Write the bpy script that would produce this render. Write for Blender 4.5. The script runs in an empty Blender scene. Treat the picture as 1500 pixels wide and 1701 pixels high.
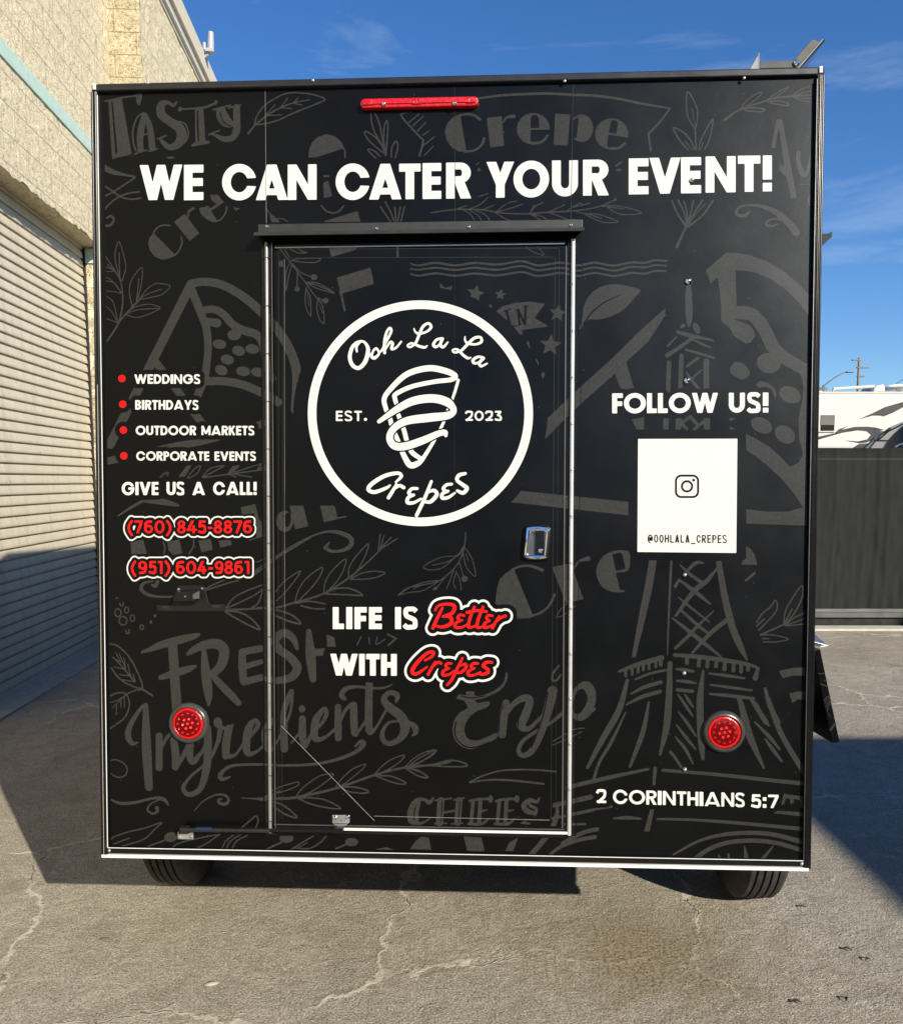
import bpy, bmesh, math, random
import numpy as np
from mathutils import Matrix, Vector
R = math.radians
random.seed(7)
rng = np.random.default_rng(7)
SC = bpy.context.scene
COL = SC.collection

# ------------------------------------------------------------------ camera, sky, sun, exposure
CAM_H = 1.6
FPX = 1387.0                      # focal length in units of a 1500 wide frame
cam_data = bpy.data.cameras.new('camera')
cam = bpy.data.objects.new('camera', cam_data)
COL.objects.link(cam)
SC.camera = cam
cam.location = (0, 0, CAM_H)
cam.rotation_euler = (R(90 - 6.2), 0, 0)
cam_data.sensor_fit = 'HORIZONTAL'
cam_data.sensor_width = 36
# (a portrait frame: Blender fits the lens to the width)
cam_data.lens = 36 * FPX / 1500
cam_data.shift_y = 97.5 / 1500
cam_data.clip_end = 3000
cam_data.clip_start = 0.05

SUN_TRAVEL = Vector((-1.21, 1.62, -1.0)).normalized()
SUN_EL = math.asin(-SUN_TRAVEL.z)
SUN_ROT = math.atan2(-SUN_TRAVEL.x, -SUN_TRAVEL.y)
SKY_STRENGTH = 0.083

world = bpy.data.worlds.new('World')
SC.world = world
world.use_nodes = True
wt = world.node_tree
wt.nodes.clear()
def wn(t, **k):
    n = wt.nodes.new(t)
    for a, b in k.items():
        setattr(n, a, b)
    return n
sky = wn('ShaderNodeTexSky', sky_type='NISHITA', sun_disc=False)
sky.sun_elevation = SUN_EL
sky.sun_rotation = SUN_ROT
sky.air_density = 1.0
sky.dust_density = 0.08
sky.ozone_density = 2.6
# thin cirrus: stretched noise on the view direction of the sky dome
tc = wn('ShaderNodeTexCoord')
mp = wn('ShaderNodeMapping')
mp.inputs['Rotation'].default_value = (R(8), R(-22), R(20))
mp.inputs['Scale'].default_value = (1.6, 1.2, 7.5)
n1 = wn('ShaderNodeTexNoise')
n1.inputs['Scale'].default_value = 2.2
n1.inputs['Detail'].default_value = 9
n1.inputs['Roughness'].default_value = 0.6
n1.inputs['Distortion'].default_value = 0.7
cr = wn('ShaderNodeValToRGB')
cr.color_ramp.elements[0].position = 0.56
cr.color_ramp.elements[0].color = (0, 0, 0, 1)
cr.color_ramp.elements[1].position = 0.86
cr.color_ramp.elements[1].color = (0.34, 0.34, 0.34, 1)
mx = wn('ShaderNodeMixRGB', blend_type='MIX')
mx.inputs['Color2'].default_value = (6.2, 7.2, 8.4, 1)
hs = wn('ShaderNodeHueSaturation')
hs.inputs['Saturation'].default_value = 1.22
tn = wn('ShaderNodeMixRGB', blend_type='MULTIPLY')
tn.inputs['Fac'].default_value = 1.0
tn.inputs['Color2'].default_value = (0.86, 1.02, 1.28, 1)
bg = wn('ShaderNodeBackground')
bg.inputs['Strength'].default_value = SKY_STRENGTH
wo = wn('ShaderNodeOutputWorld')
wt.links.new(tc.outputs['Generated'], mp.inputs['Vector'])
wt.links.new(mp.outputs['Vector'], n1.inputs['Vector'])
wt.links.new(n1.outputs['Fac'], cr.inputs['Fac'])
wt.links.new(cr.outputs['Color'], mx.inputs['Fac'])
wt.links.new(sky.outputs['Color'], hs.inputs['Color'])
wt.links.new(hs.outputs['Color'], tn.inputs['Color1'])
wt.links.new(tn.outputs['Color'], mx.inputs['Color1'])
wt.links.new(mx.outputs['Color'], bg.inputs['Color'])
wt.links.new(bg.outputs['Background'], wo.inputs['Surface'])

sd = bpy.data.lights.new('sun', 'SUN')
sd.energy = 5.0
sd.angle = R(0.53)
sd.color = (1.0, 0.925, 0.78)
sun = bpy.data.objects.new('sun', sd)
COL.objects.link(sun)
sun.rotation_euler = SUN_TRAVEL.to_track_quat('-Z', 'Y').to_euler()
sun.location = (12, -16, 14)

SC.view_settings.view_transform = 'Standard'
SC.view_settings.look = 'None'
SC.view_settings.exposure = 0.46
SC.view_settings.gamma = 1.0
SC.view_settings.use_curve_mapping = False
SC.cycles.max_bounces = 6

# ------------------------------------------------------------------ materials
class NT:
    """small wrapper to write node trees in few lines"""
    def __init__(s, name):
        s.m = bpy.data.materials.new(name)
        s.m.use_nodes = True
        s.t = s.m.node_tree
        s.b = s.t.nodes['Principled BSDF']
        s.out = s.t.nodes['Material Output']
    def n(s, typ, ins=None, **k):
        x = s.t.nodes.new(typ)
        for a, b in k.items():
            setattr(x, a, b)
        for a, b in (ins or {}).items():
            s.set(x.inputs[a], b)
        return x
    def set(s, sock, v):
        if isinstance(v, bpy.types.NodeSocket):
            s.t.links.new(v, sock)
        elif isinstance(v, bpy.types.Node):
            s.t.links.new(v.outputs[0], sock)
        else:
            if hasattr(sock.default_value, '__len__') and len(sock.default_value) == 4 and len(v) == 3:
                v = (*v, 1)
            sock.default_value = v
    def p(s, **k):
        for a, b in k.items():
            s.set(s.b.inputs[a.replace('_', ' ')], b)
        return s
    def math(s, op, a, b=0.0, c=None):
        x = s.t.nodes.new('ShaderNodeMath')
        x.operation = op
        s.set(x.inputs[0], a); s.set(x.inputs[1], b)
        if c is not None: s.set(x.inputs[2], c)
        return x.outputs[0]
    def mix(s, fac, a, b, mode='MIX'):
        x = s.t.nodes.new('ShaderNodeMixRGB')
        x.blend_type = mode
        s.set(x.inputs[0], fac); s.set(x.inputs[1], a); s.set(x.inputs[2], b)
        return x.outputs[0]
    def ramp(s, fac, *stops):
        x = s.t.nodes.new('ShaderNodeValToRGB')
        e = x.color_ramp.elements
        while len(e) < len(stops): e.new(0.5)
        for el, (pos, c) in zip(e, stops):
            el.position = pos
            el.color = (c, c, c, 1) if not hasattr(c, '__len__') else (*c[:3], 1)
        s.set(x.inputs[0], fac)
        return x.outputs[0]
    def noise(s, vec, scale, detail=4, rough=0.55, dist=0.0):
        x = s.n('ShaderNodeTexNoise', {'Scale': scale, 'Detail': detail, 'Roughness': rough, 'Distortion': dist})
        if vec is not None: s.set(x.inputs['Vector'], vec)
        return x.outputs['Fac']
    def obj(s): return s.n('ShaderNodeTexCoord').outputs['Object']
    def pos(s): return s.n('ShaderNodeNewGeometry').outputs['Position']
    def bump(s, h, strength=0.3, dist=0.01, prev=None):
        x = s.n('ShaderNodeBump', {'Strength': strength, 'Distance': dist, 'Height': h})
        if prev is not None: s.set(x.inputs['Normal'], prev)
        return x.outputs['Normal']

def plain(name, col, rough=0.5, metal=0.0, spec=0.5, var=0.12, scale=30.0, bump=0.0, coat=0.0):
    """a painted / moulded surface with slight mottling and uneven gloss"""
    m = NT(name)
    o = m.obj()
    n = m.noise(o, scale, 5, 0.6)
    lo = tuple(c * (1 - var) for c in col); hi = tuple(min(1, c * (1 + var)) for c in col)
    m.p(Base_Color=m.ramp(n, (0.3, lo), (0.7, hi)), Metallic=metal)
    m.set(m.b.inputs['Specular IOR Level'], spec)
    n2 = m.noise(o, scale * 0.35, 6, 0.65)
    m.p(Roughness=m.ramp(n2, (0.3, max(0.02, rough * 0.8)), (0.75, min(1, rough * 1.2))))
    if coat: m.p(Coat_Weight=coat, Coat_Roughness=0.05)
    if bump: m.p(Normal=m.bump(n, bump, 0.004))
    return m.m

def vinyl(name, col, rough=0.42, grain=0.0, dust=0.02):
    """printed wrap film: faint orange peel, dust specks, optional chalk grain"""
    m = NT(name)
    o = m.obj()
    g = m.noise(o, 330, 3, 0.7)
    big = m.noise(o, 5, 5, 0.6)
    if grain:
        g2 = m.noise(o, 90, 6, 0.75)
        f = m.math('MULTIPLY_ADD', g, 0.55, m.math('MULTIPLY', g2, 0.45))
        c = m.ramp(f, (0.33, tuple(x * (1 - grain) for x in col)), (0.68, tuple(x * (1 + grain) for x in col)))
    else:
        c = m.ramp(big, (0.3, tuple(x * 0.9 for x in col)), (0.7, tuple(x * 1.1 for x in col)))
    v = m.n('ShaderNodeTexVoronoi', {'Vector': o, 'Scale': 38.0})
    sp = m.math('LESS_THAN', v.outputs['Distance'], 0.045)
    pick = m.math('GREATER_THAN', m.n('ShaderNodeSeparateColor', {'Color': v.outputs['Color']}).outputs[0], 0.75)
    c = m.mix(m.math('MULTIPLY', m.math('MULTIPLY', sp, pick), 0.55 if dust else 0.0), c, (0.16, 0.16, 0.15))
    m.p(Base_Color=c)
    m.p(Roughness=m.ramp(big, (0.25, rough * 0.86), (0.75, rough * 1.16)))
    m.set(m.b.inputs['Specular IOR Level'], 0.235)
    m.p(Specular_Tint=(0.84, 0.93, 1.0, 1))
    peel = m.noise(o, 55, 2, 0.5)
    wave = m.noise(o, 2.6, 2, 0.5)
    m.p(Normal=m.bump(m.math('ADD', peel, m.math('MULTIPLY', g, 0.8)), 0.06, 0.002, m.bump(wave, 0.12, 0.02)))
    return m.m

MAT = {}
MAT['vinyl'] = vinyl('black_wrap_film', (0.0014, 0.0013, 0.0012), 0.335)
MAT['doodle'] = vinyl('grey_wrap_print', (0.0305, 0.0295, 0.027), 0.335, grain=0.50)
MAT['white_print'] = plain('white_wrap_print', (0.60, 0.60, 0.57), 0.45, spec=0.25, var=0.02)
MAT['red_print'] = plain('red_wrap_print', (0.72, 0.008, 0.008), 0.42, spec=0.15, var=0.04)
MAT['satin_black'] = plain('satin_black_paint', (0.014, 0.014, 0.014), 0.36, var=0.2)
MAT['gloss_black'] = plain('gloss_black_moulding', (0.006, 0.006, 0.0065), 0.24, spec=0.32, var=0.2)
MAT['rail_face'] = plain('black_powder_coat', (0.022, 0.022, 0.021), 0.5, var=0.2)
MAT['rubber'] = plain('black_rubber', (0.022, 0.022, 0.022), 0.55, var=0.2)
MAT['grommet'] = plain('rubber_grommet', (0.045, 0.043, 0.041), 0.30, var=0.15)
MAT['silver'] = plain('brushed_aluminium', (0.62, 0.63, 0.63), 0.30, metal=1.0, var=0.10)
MAT['bright_trim'] = plain('bright_aluminium_edge', (0.78, 0.78, 0.76), 0.28, metal=0.85, var=0.05)
MAT['white_trim'] = plain('white_painted_edge', (0.80, 0.80, 0.76), 0.4, var=0.04)
MAT['dull_metal'] = plain('dull_grey_metal', (0.17, 0.17, 0.165), 0.36, metal=0.8, var=0.15)
MAT['chrome'] = plain('chrome', (0.80, 0.80, 0.80), 0.06, metal=1.0, var=0.02)
MAT['zinc'] = plain('zinc_plate', (0.60, 0.62, 0.62), 0.36, metal=0.9, var=0.2)
MAT['dark'] = plain('dark_underside', (0.010, 0.010, 0.010), 0.8, var=0.3)
MAT['seam'] = plain('vinyl_seam_edge', (0.19, 0.19, 0.185), 0.35, var=0.25, scale=14)
MAT['seam_faint'] = plain('vinyl_seam_faint', (0.030, 0.030, 0.032), 0.35, var=0.25)
MAT['groove'] = plain('door_groove', (0.003, 0.003, 0.003), 0.6)

# ------------------------------------------------------------------ mesh helpers
class MB:
    """collects shapes; link() turns them into ONE mesh object"""
    def __init__(s): s.v = []; s.f = []
    def add(s, verts, faces):
        o = len(s.v)
        s.v += [tuple(map(float, p)) for p in verts]
        s.f += [tuple(i + o for i in f) for f in faces]
        return s
    def box(s, x0, x1, y0, y1, z0, z1, mat=None):
        x0, x1 = sorted((x0, x1)); y0, y1 = sorted((y0, y1)); z0, z1 = sorted((z0, z1))
        v = [(x0, y0, z0), (x1, y0, z0), (x1, y1, z0), (x0, y1, z0), (x0, y0, z1), (x1, y0, z1), (x1, y1, z1), (x0, y1, z1)]
        if mat is not None: v = [tuple(mat @ Vector(p)) for p in v]
        return s.add(v, [(0, 3, 2, 1), (4, 5, 6, 7), (0, 1, 5, 4), (1, 2, 6, 5), (2, 3, 7, 6), (3, 0, 4, 7)])
    def prism(s, pts, d, caps=True):
        """closed outline pts (3-D), pushed along vector d"""
        n = len(pts); d = Vector(d)
        v = [Vector(p) for p in pts] + [Vector(p) + d for p in pts]
        f = [(i, (i + 1) % n, n + (i + 1) % n, n + i) for i in range(n)]
        if caps: f += [tuple(range(n - 1, -1, -1)), tuple(range(n, 2 * n))]
        return s.add(v, f)
    def tube(s, path, r, k=10, cap=True):
        path = [Vector(p) for p in path]
        rr = r if hasattr(r, '__len__') else [r] * len(path)
        rings = []
        up = None
        for i, p in enumerate(path):
            a = path[max(i - 1, 0)]; b = path[min(i + 1, len(path) - 1)]
            t = (b - a).normalized()
            if up is None:
                up = t.orthogonal().normalized()
            up = (up - t * up.dot(t)).normalized()
            w = t.cross(up)
            rings.append([p + (up * math.cos(2 * math.pi * j / k) + w * math.sin(2 * math.pi * j / k)) * rr[i] for j in range(k)])
        v = [q for ring in rings for q in ring]
        f = []
        for i in range(len(path) - 1):
            for j in range(k):
                f.append((i * k + j, i * k + (j + 1) % k, (i + 1) * k + (j + 1) % k, (i + 1) * k + j))
        if cap:
            f += [tuple(range(k - 1, -1, -1)), tuple(range((len(path) - 1) * k, len(path) * k))]
        return s.add(v, f)
    def lathe(s, prof, c, axis, k=40, closed=False):
        """prof: (radius, offset along axis) pairs turned round axis through c"""
        c = Vector(c); ax = Vector(axis).normalized(); u = ax.orthogonal().normalized(); w = ax.cross(u)
        v = []; f = []
        for (r, h) in prof:
            for j in range(k):
                a = 2 * math.pi * j / k
                v.append(c + ax * h + (u * math.cos(a) + w * math.sin(a)) * r)
        n = len(prof)
        for i in range(n if closed else n - 1):
            i2 = (i + 1) % n
            for j in range(k):
                f.append((i * k + j, i * k + (j + 1) % k, i2 * k + (j + 1) % k, i2 * k + j))
        if not closed:
            if prof[0][0] > 1e-5: f.append(tuple(range(k - 1, -1, -1)))
            if prof[-1][0] > 1e-5: f.append(tuple(range((n - 1) * k, n * k)))
        return s.add(v, f)
    def dome(s, c, axis, r, h, k=14):
        return s.lathe([(r, 0), (r * 0.97, h * 0.35), (r * 0.75, h * 0.75), (r * 0.4, h * 0.95), (0.0004, h)], c, axis, k)
    def link(s, name, mat, parent=None, bevel=0.0, smooth=False, seg=2, label=None):
        me = bpy.data.meshes.new(name)
        me.from_pydata(s.v, [], s.f)
        me.validate()
        if len(s.f) < 60000:
            bm = bmesh.new(); bm.from_mesh(me)
            bmesh.ops.remove_doubles(bm, verts=bm.verts, dist=1e-6)
            bmesh.ops.recalc_face_normals(bm, faces=bm.faces)
            bm.to_mesh(me); bm.free()
        o = bpy.data.objects.new(name, me)
        COL.objects.link(o)
        if mat is not None:
            for mm in (mat if isinstance(mat, (list, tuple)) else [mat]): me.materials.append(mm)
        if parent is not None: o.parent = parent
        if smooth:
            for p in me.polygons: p.use_smooth = True
            me.set_sharp_from_angle(angle=R(38))
        if bevel:
            b = o.modifiers.new('bevel', 'BEVEL'); b.width = bevel; b.segments = seg; b.limit_method = 'ANGLE'; b.angle_limit = R(40)
        if label: o['label'] = label
        return o

def thing(name, label, cat, loc=(0, 0, 0), rot=(0, 0, 0), group=None):
    o = bpy.data.objects.new(name, None)
    COL.objects.link(o)
    o.empty_display_size = 0.2
    o.location = loc; o.rotation_euler = rot
    o['label'] = label; o['category'] = cat
    if group: o['group'] = group
    return o
def tag(o, label, cat, group=None):
    o['label'] = label; o['category'] = cat
    if group: o['group'] = group
    return o

# ------------------------------------------------------------------ ground
def ground_material():
    m = NT('worn_yard_paving')
    P = m.pos()
    warp = m.n('ShaderNodeTexNoise', {'Vector': P, 'Scale': 1.3, 'Detail': 6.0, 'Roughness': 0.6}).outputs['Color']
    warp2 = m.n('ShaderNodeTexNoise', {'Vector': P, 'Scale': 14.0, 'Detail': 5.0, 'Roughness': 0.7}).outputs['Color']
    wv = m.n('ShaderNodeVectorMath', {0: P, 1: m.n('ShaderNodeVectorMath', {0: warp, 3: 0.55}, operation='SCALE').outputs[0]}, operation='ADD').outputs[0]
    wv = m.n('ShaderNodeVectorMath', {0: wv, 1: m.n('ShaderNodeVectorMath', {0: warp2, 3: 0.07}, operation='SCALE').outputs[0]}, operation='ADD').outputs[0]
    fine = m.noise(P, 150, 4, 0.75)
    mid = m.noise(P, 38, 6, 0.7)
    big = m.noise(P, 1.1, 6, 0.6, 0.4)
    c = m.ramp(big, (0.30, (0.285, 0.250, 0.195)), (0.5, (0.405, 0.358, 0.280)), (0.70, (0.500, 0.450, 0.362)))
    pa = m.noise(P, 7.5, 6, 0.7, 0.6)
    c = m.mix(m.ramp(pa, (0.36, 0.55), (0.52, 0.0)), c, (0.235, 0.200, 0.150))
    c = m.mix(m.ramp(pa, (0.56, 0.0), (0.70, 0.5)), c, (0.56, 0.51, 0.42))
    c = m.mix(m.ramp(mid, (0.36, 0.7), (0.58, 0.0)), c, (0.27, 0.232, 0.178))
    c = m.mix(m.ramp(fine, (0.38, 0.95), (0.485, 0.0)), c, (0.125, 0.108, 0.083))
    sp_ = m.n('ShaderNodeTexVoronoi', {'Vector': P, 'Scale': 95.0})
    spc = m.n('ShaderNodeSeparateColor', {'Color': sp_.outputs['Color']}).outputs[0]
    c = m.mix(m.math('MULTIPLY', m.math('LESS_THAN', sp_.outputs['Distance'], 0.30), m.math('MULTIPLY', m.math('GREATER_THAN', spc, 0.80), 0.75)), c, (0.10, 0.088, 0.07))
    c = m.mix(m.ramp(fine, (0.55, 0.0), (0.64, 0.9)), c, (0.68, 0.63, 0.53))
    c = m.mix(m.math('MULTIPLY', m.math('LESS_THAN', sp_.outputs['Distance'], 0.24), m.math('MULTIPLY', m.math('LESS_THAN', spc, 0.10), 0.8)), c, (0.74, 0.70, 0.62))
    # stains
    st = m.noise(P, 2.7, 5, 0.6, 1.0)
    c = m.mix(m.ramp(st, (0.58, 0.0), (0.72, 0.55)), c, (0.20, 0.160, 0.110))
    # long cracks, their lips rubbed pale
    vo = m.n('ShaderNodeTexVoronoi', {'Vector': wv, 'Scale': 0.62}, feature='DISTANCE_TO_EDGE').outputs['Distance']
    vo2 = m.n('ShaderNodeTexVoronoi', {'Vector': wv, 'Scale': 1.9}, feature='DISTANCE_TO_EDGE').outputs['Distance']
    br = m.noise(P, 3.1, 3, 0.5)
    k1 = m.ramp(vo, (0.0, 1.0), (0.0030, 0.95), (0.0066, 0.0))
    k2 = m.math('MULTIPLY', m.ramp(vo2, (0.0, 0.8), (0.007, 0.0)), m.ramp(br, (0.50, 0.0), (0.58, 1.0)))
    core = m.math('MULTIPLY', m.ramp(vo, (0.0, 1.0), (0.0014, 0.0)), m.ramp(br, (0.52, 0.0), (0.60, 0.8)))
    k = m.math('MAXIMUM', m.math('MULTIPLY', k1, m.ramp(br, (0.30, 0.15), (0.46, 1.0))), k2)
    c = m.mix(m.math('MULTIPLY', k, 0.8), c, (0.68, 0.62, 0.50))
    c = m.mix(core, c, (0.035, 0.03, 0.025))
    # trodden dirt by the right wheel
    sx = m.n('ShaderNodeSeparateXYZ', {'Vector': P})
    dx = m.math('MULTIPLY', m.math('SUBTRACT', sx.outputs[0], 0.66), 1.75)
    dy = m.math('SUBTRACT', sx.outputs[1], 2.66)
    dd = m.math('SQRT', m.math('ADD', m.math('MULTIPLY', dx, dx), m.math('MULTIPLY', dy, m.math('MULTIPLY', dy, 4.5))))
    dm = m.math('ADD', dd, m.math('MULTIPLY', m.math('SUBTRACT', m.noise(P, 5.5, 6, 0.65), 0.5), 1.5))
    dirt = m.ramp(dm, (0.30, 1.0), (0.72, 0.0))
    grit = m.noise(P, 75, 5, 0.75)
    dc = m.ramp(grit, (0.36, (0.10, 0.074, 0.043)), (0.48, (0.34, 0.272, 0.175)), (0.64, (0.54, 0.465, 0.33)))
    c = m.mix(m.math('MULTIPLY', dirt, 0.8), c, dc)
    m.p(Base_Color=c, Roughness=m.ramp(mid, (0.3, 0.8), (0.7, 0.95)))
    m.set(m.b.inputs['Specular IOR Level'], 0.3)
    h = m.math('ADD', m.math('MULTIPLY', fine, 0.55), m.math('MULTIPLY', mid, 0.7))
    h = m.math('ADD', h, m.math('MULTIPLY', k, 0.45))
    h = m.math('SUBTRACT', h, m.math('MULTIPLY', core, 1.5))
    h = m.math('ADD', h, m.math('MULTIPLY', dirt, m.math('MULTIPLY', grit, 1.6)))
    h = m.math('ADD', h, m.math('MULTIPLY', pa, 1.6))
    m.p(Normal=m.bump(h, 0.9, 0.010))
    return m.m
MAT['ground'] = ground_material()
g = MB()
g.add([(-400, -400, 0), (400, -400, 0), (400, 900, 0), (-400, 900, 0)], [(0, 1, 2, 3)])
o = g.link('ground', MAT['ground']); o['kind'] = 'structure'

# ------------------------------------------------------------------ block warehouse on the left
BW = thing('warehouse', 'cream split-face block warehouse with a pale green band and a ribbed roll-up door', 'building',
           (-3.274, 5.9166, 0), (0, 0, R(4.056)))
def block_material(name, base, smoothness=0.0):
    m = NT(name)
    o = m.obj()
    sx = m.n('ShaderNodeSeparateXYZ', {'Vector': o})
    # run the bond along y (long faces) plus x (end faces)
    run = m.math('ADD', sx.outputs[1], m.math('ADD', sx.outputs[0], 0.11))
    uv = m.n('ShaderNodeCombineXYZ', {'X': run, 'Y': m.math('ADD', sx.outputs[2], 0.07), 'Z': 0.0})
    bt = m.n('ShaderNodeTexBrick', {'Vector': uv, 'Color1': (0.2, 0.2, 0.2), 'Color2': (0.8, 0.8, 0.8), 'Mortar': (0.5, 0.5, 0.5),
             'Scale': 1.0, 'Mortar Size': 0.0040, 'Mortar Smooth': 0.2, 'Brick Width': 0.4064, 'Row Height': 0.2032}, offset=0.5, squash=1.0)
    mort = bt.outputs['Fac']
    per = m.n('ShaderNodeSeparateColor', {'Color': bt.outputs['Color']}).outputs[0]
    n1 = m.noise(o, 26, 7, 0.68)
    n2 = m.noise(o, 85, 4, 0.7)
    vo = m.n('ShaderNodeTexVoronoi', {'Vector': o, 'Scale': 70.0}).outputs['Distance']
    pits = m.ramp(m.math('ADD', vo, m.math('MULTIPLY', n1, 0.9)), (0.50, 1.0), (0.62, 0.0))
    pn = m.noise(o, 120, 3, 0.65)
    pits = m.math('MAXIMUM', m.math('MULTIPLY', pits, 0.6), m.ramp(m.math('ADD', pn, m.math('MULTIPLY', n1, 0.25)), (0.50, 1.0), (0.56, 0.0)))
    c = m.ramp(n1, (0.3, tuple(x * 0.86 for x in base)), (0.7, tuple(min(1, x * 1.10) for x in base)))
    c = m.mix(m.math('MULTIPLY', per, 0.16), c, tuple(x * 0.80 for x in base))
    c = m.mix(m.math('MULTIPLY', pits, 0.80), c, tuple(x * 0.26 for x in base))
    c = m.mix(m.math('MULTIPLY', mort, 0.6), c, tuple(x * 0.36 for x in base))
    m.p(Base_Color=c, Roughness=0.9)
    m.set(m.b.inputs['Specular IOR Level'], 0.2)
    h = m.math('ADD', m.math('MULTIPLY', n1, 0.7), m.math('MULTIPLY', n2, 0.5))
    h = m.math('SUBTRACT', h, m.math('MULTIPLY', pits, 1.0))
    h = m.math('SUBTRACT', h, m.math('MULTIPLY', mort, 1.2))
    m.p(Normal=m.bump(h, 0.9, 0.014))
    return m.m
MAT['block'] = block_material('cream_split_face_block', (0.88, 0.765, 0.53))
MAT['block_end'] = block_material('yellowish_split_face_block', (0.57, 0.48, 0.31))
MAT['band'] = plain('pale_green_painted_band', (0.47, 0.615, 0.54), 0.8, var=0.08, scale=25, bump=0.3)
sm = NT('beige_painted_steel')
so = sm.obj()
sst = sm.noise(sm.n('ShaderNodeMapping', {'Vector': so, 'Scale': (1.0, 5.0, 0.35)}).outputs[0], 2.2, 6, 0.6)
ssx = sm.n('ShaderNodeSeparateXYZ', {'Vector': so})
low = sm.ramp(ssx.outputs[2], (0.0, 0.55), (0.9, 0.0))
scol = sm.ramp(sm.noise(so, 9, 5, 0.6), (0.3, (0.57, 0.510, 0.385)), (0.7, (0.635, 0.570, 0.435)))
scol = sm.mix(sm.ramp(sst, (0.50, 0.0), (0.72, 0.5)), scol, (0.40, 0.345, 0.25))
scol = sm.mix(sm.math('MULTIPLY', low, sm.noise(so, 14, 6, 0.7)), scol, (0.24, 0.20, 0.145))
sch = sm.ramp(sm.noise(so, 34, 3, 0.5), (0.685, 0.0), (0.70, 0.7))
scol = sm.mix(sch, scol, (0.30, 0.24, 0.17))
sm.p(Base_Color=scol, Roughness=0.5)
sm.p(Normal=sm.bump(sm.noise(so, 2.4, 3, 0.5), 0.5, 0.012))
MAT['slat'] = sm.m
MAT['stucco'] = plain('cream_stucco_fascia', (0.60, 0.545, 0.43), 0.85, var=0.08, scale=14, bump=0.4)
MAT['black_seal'] = plain('black_door_guide', (0.012, 0.012, 0.013), 0.6)

def hsh(a, b, s=0.0):
    v = math.sin(a * 127.1 + b * 311.7 + s * 74.7) * 43758.5453
    return v - math.floor(v)
def vn(x, y, s=0.0):
    xi, yi = math.floor(x), math.floor(y); fx, fy = x - xi, y - yi
    fx = fx * fx * (3 - 2 * fx); fy = fy * fy * (3 - 2 * fy)
    a, b, c, d = hsh(xi, yi, s), hsh(xi + 1, yi, s), hsh(xi, yi + 1, s), hsh(xi + 1, yi + 1, s)
    return a + (b - a) * fx + (c - a) * fy + (a - b - c + d) * fx * fy
def rough_face(mb, s0, s1, z0, z1, x, step, amp, edge=0.0):
    """split face: a fine sheet pushed in and out block by block; its lower edge is broken"""
    ns = max(2, int((s1 - s0) / step)); nz = max(2, int((z1 - z0) / step))
    V = []; F = []
    for j in range(nz + 1):
        for i in range(ns + 1):
            s = s0 + (s1 - s0) * i / ns; z = z0 + (z1 - z0) * j / nz
            d = (vn(s * 9, z * 9) * 0.6 + vn(s * 27, z * 27, 3) * 0.4 - 0.5) * 2 * amp
            zz = z
            if edge and j == 0:
                zz += (vn(s * 5, 5, 9) * 0.4 + vn(s * 19, 5, 4) * 0.35 + vn(s * 41, 5, 6) * 0.25 - 0.5) * 2 * edge
            V.append((x + d, s, zz))
    w = ns + 1
    for j in range(nz):
        for i in range(ns):
            a = j * w + i
            F.append((a, a + 1, a + w + 1, a + w))
    mb.add(V, F)
HL = 3.735            # head of the door opening
wall = MB()
rough_face(wall, -5.2, 2.1, HL, HL + 0.24, 0.2, 0.024, 0.0045, 0.024)
rough_face(wall, -5.2, 2.1, HL + 0.24, 7.0, 0.2, 0.05, 0.0035)
rough_face(wall, 2.1, 2.48, 0.0, 7.0, 0.2, 0.05, 0.006)
# core of the wall behind the faces, the lintel soffit and the jamb
wall.box(-0.45, 0.183, -5.2, 2.1, HL + 0.012, 6.95)
wall.box(-0.45, 0.183, 2.1, 2.48, 0, 6.95)
wall.box(-0.45, 0.19, -12, -5.2, 0, 7.0)
wall.link('wall', MAT['block'], BW)
jam = MB()
V = []; F = []
nz = 74
for j in range(nz + 1):
    z = HL * j / nz
    for i, xx in enumerate((-0.02, 0.04, 0.10, 0.15, 0.197)):
        V.append((xx, 2.098 + (vn(xx * 20, z * 14, 2) - 0.5) * 0.012, z))
for j in range(nz):
    for i in range(4):
        a = j * 5 + i
        F.append((a, a + 1, a + 6, a + 5))
jam.add(V, F)
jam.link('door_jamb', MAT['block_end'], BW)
far = MB()
rough_face(far, 2.48, 12.0, 3.6, 6.50, 0.5, 0.07, 0.008)
far.box(-0.45, 0.485, 2.492, 12.0, 0, 6.45)
V = []; F = []
nz = 130
for j in range(nz + 1):
    z = 6.5 * j / nz
    for i in range(8):
        xx = 0.185 + 0.315 * i / 7
        V.append((xx, 2.478 + (vn(xx * 22, z * 12, 2) - 0.5) * 0.012, z))
for j in range(nz):
    for i in range(7):
        a = j * 8 + i
        F.append((a, a + 1, a + 9, a + 8))
far.link('wall', MAT['block'], BW, label='projecting bay of split-face block beyond the roll-up door')
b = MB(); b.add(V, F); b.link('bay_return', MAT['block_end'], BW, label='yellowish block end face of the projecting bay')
cop = MB()
cop.box(-0.4, 0.535, 2.44, 12.05, 6.62, 6.92)
cop.box(-0.4, 0.570, 2.40, 12.10, 6.665, 6.885)
cop.box(-0.4, 0.515, 2.46, 12.0, 6.505, 6.62)
cop.box(-0.4, 0.24, -12, 2.40, 6.99, 7.25)
cop.link('roof_coping', MAT['stucco'], BW, bevel=0.006)
tr = MB(); tr.box(0.50, 0.548, 2.43, 12.07, 6.555, 6.58); tr.link('coping_trim', MAT['white_trim'], BW)
band = MB()
band.box(0.15, 0.214, -5.2, 2.478, 4.482, 4.60)
# painted return of the band inside the head of the opening
band.box(0.0, 0.196, 2.083, 2.0945, 3.60, HL - 0.005)
band.link('painted_band', MAT['band'], BW, bevel=0.004)
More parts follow.
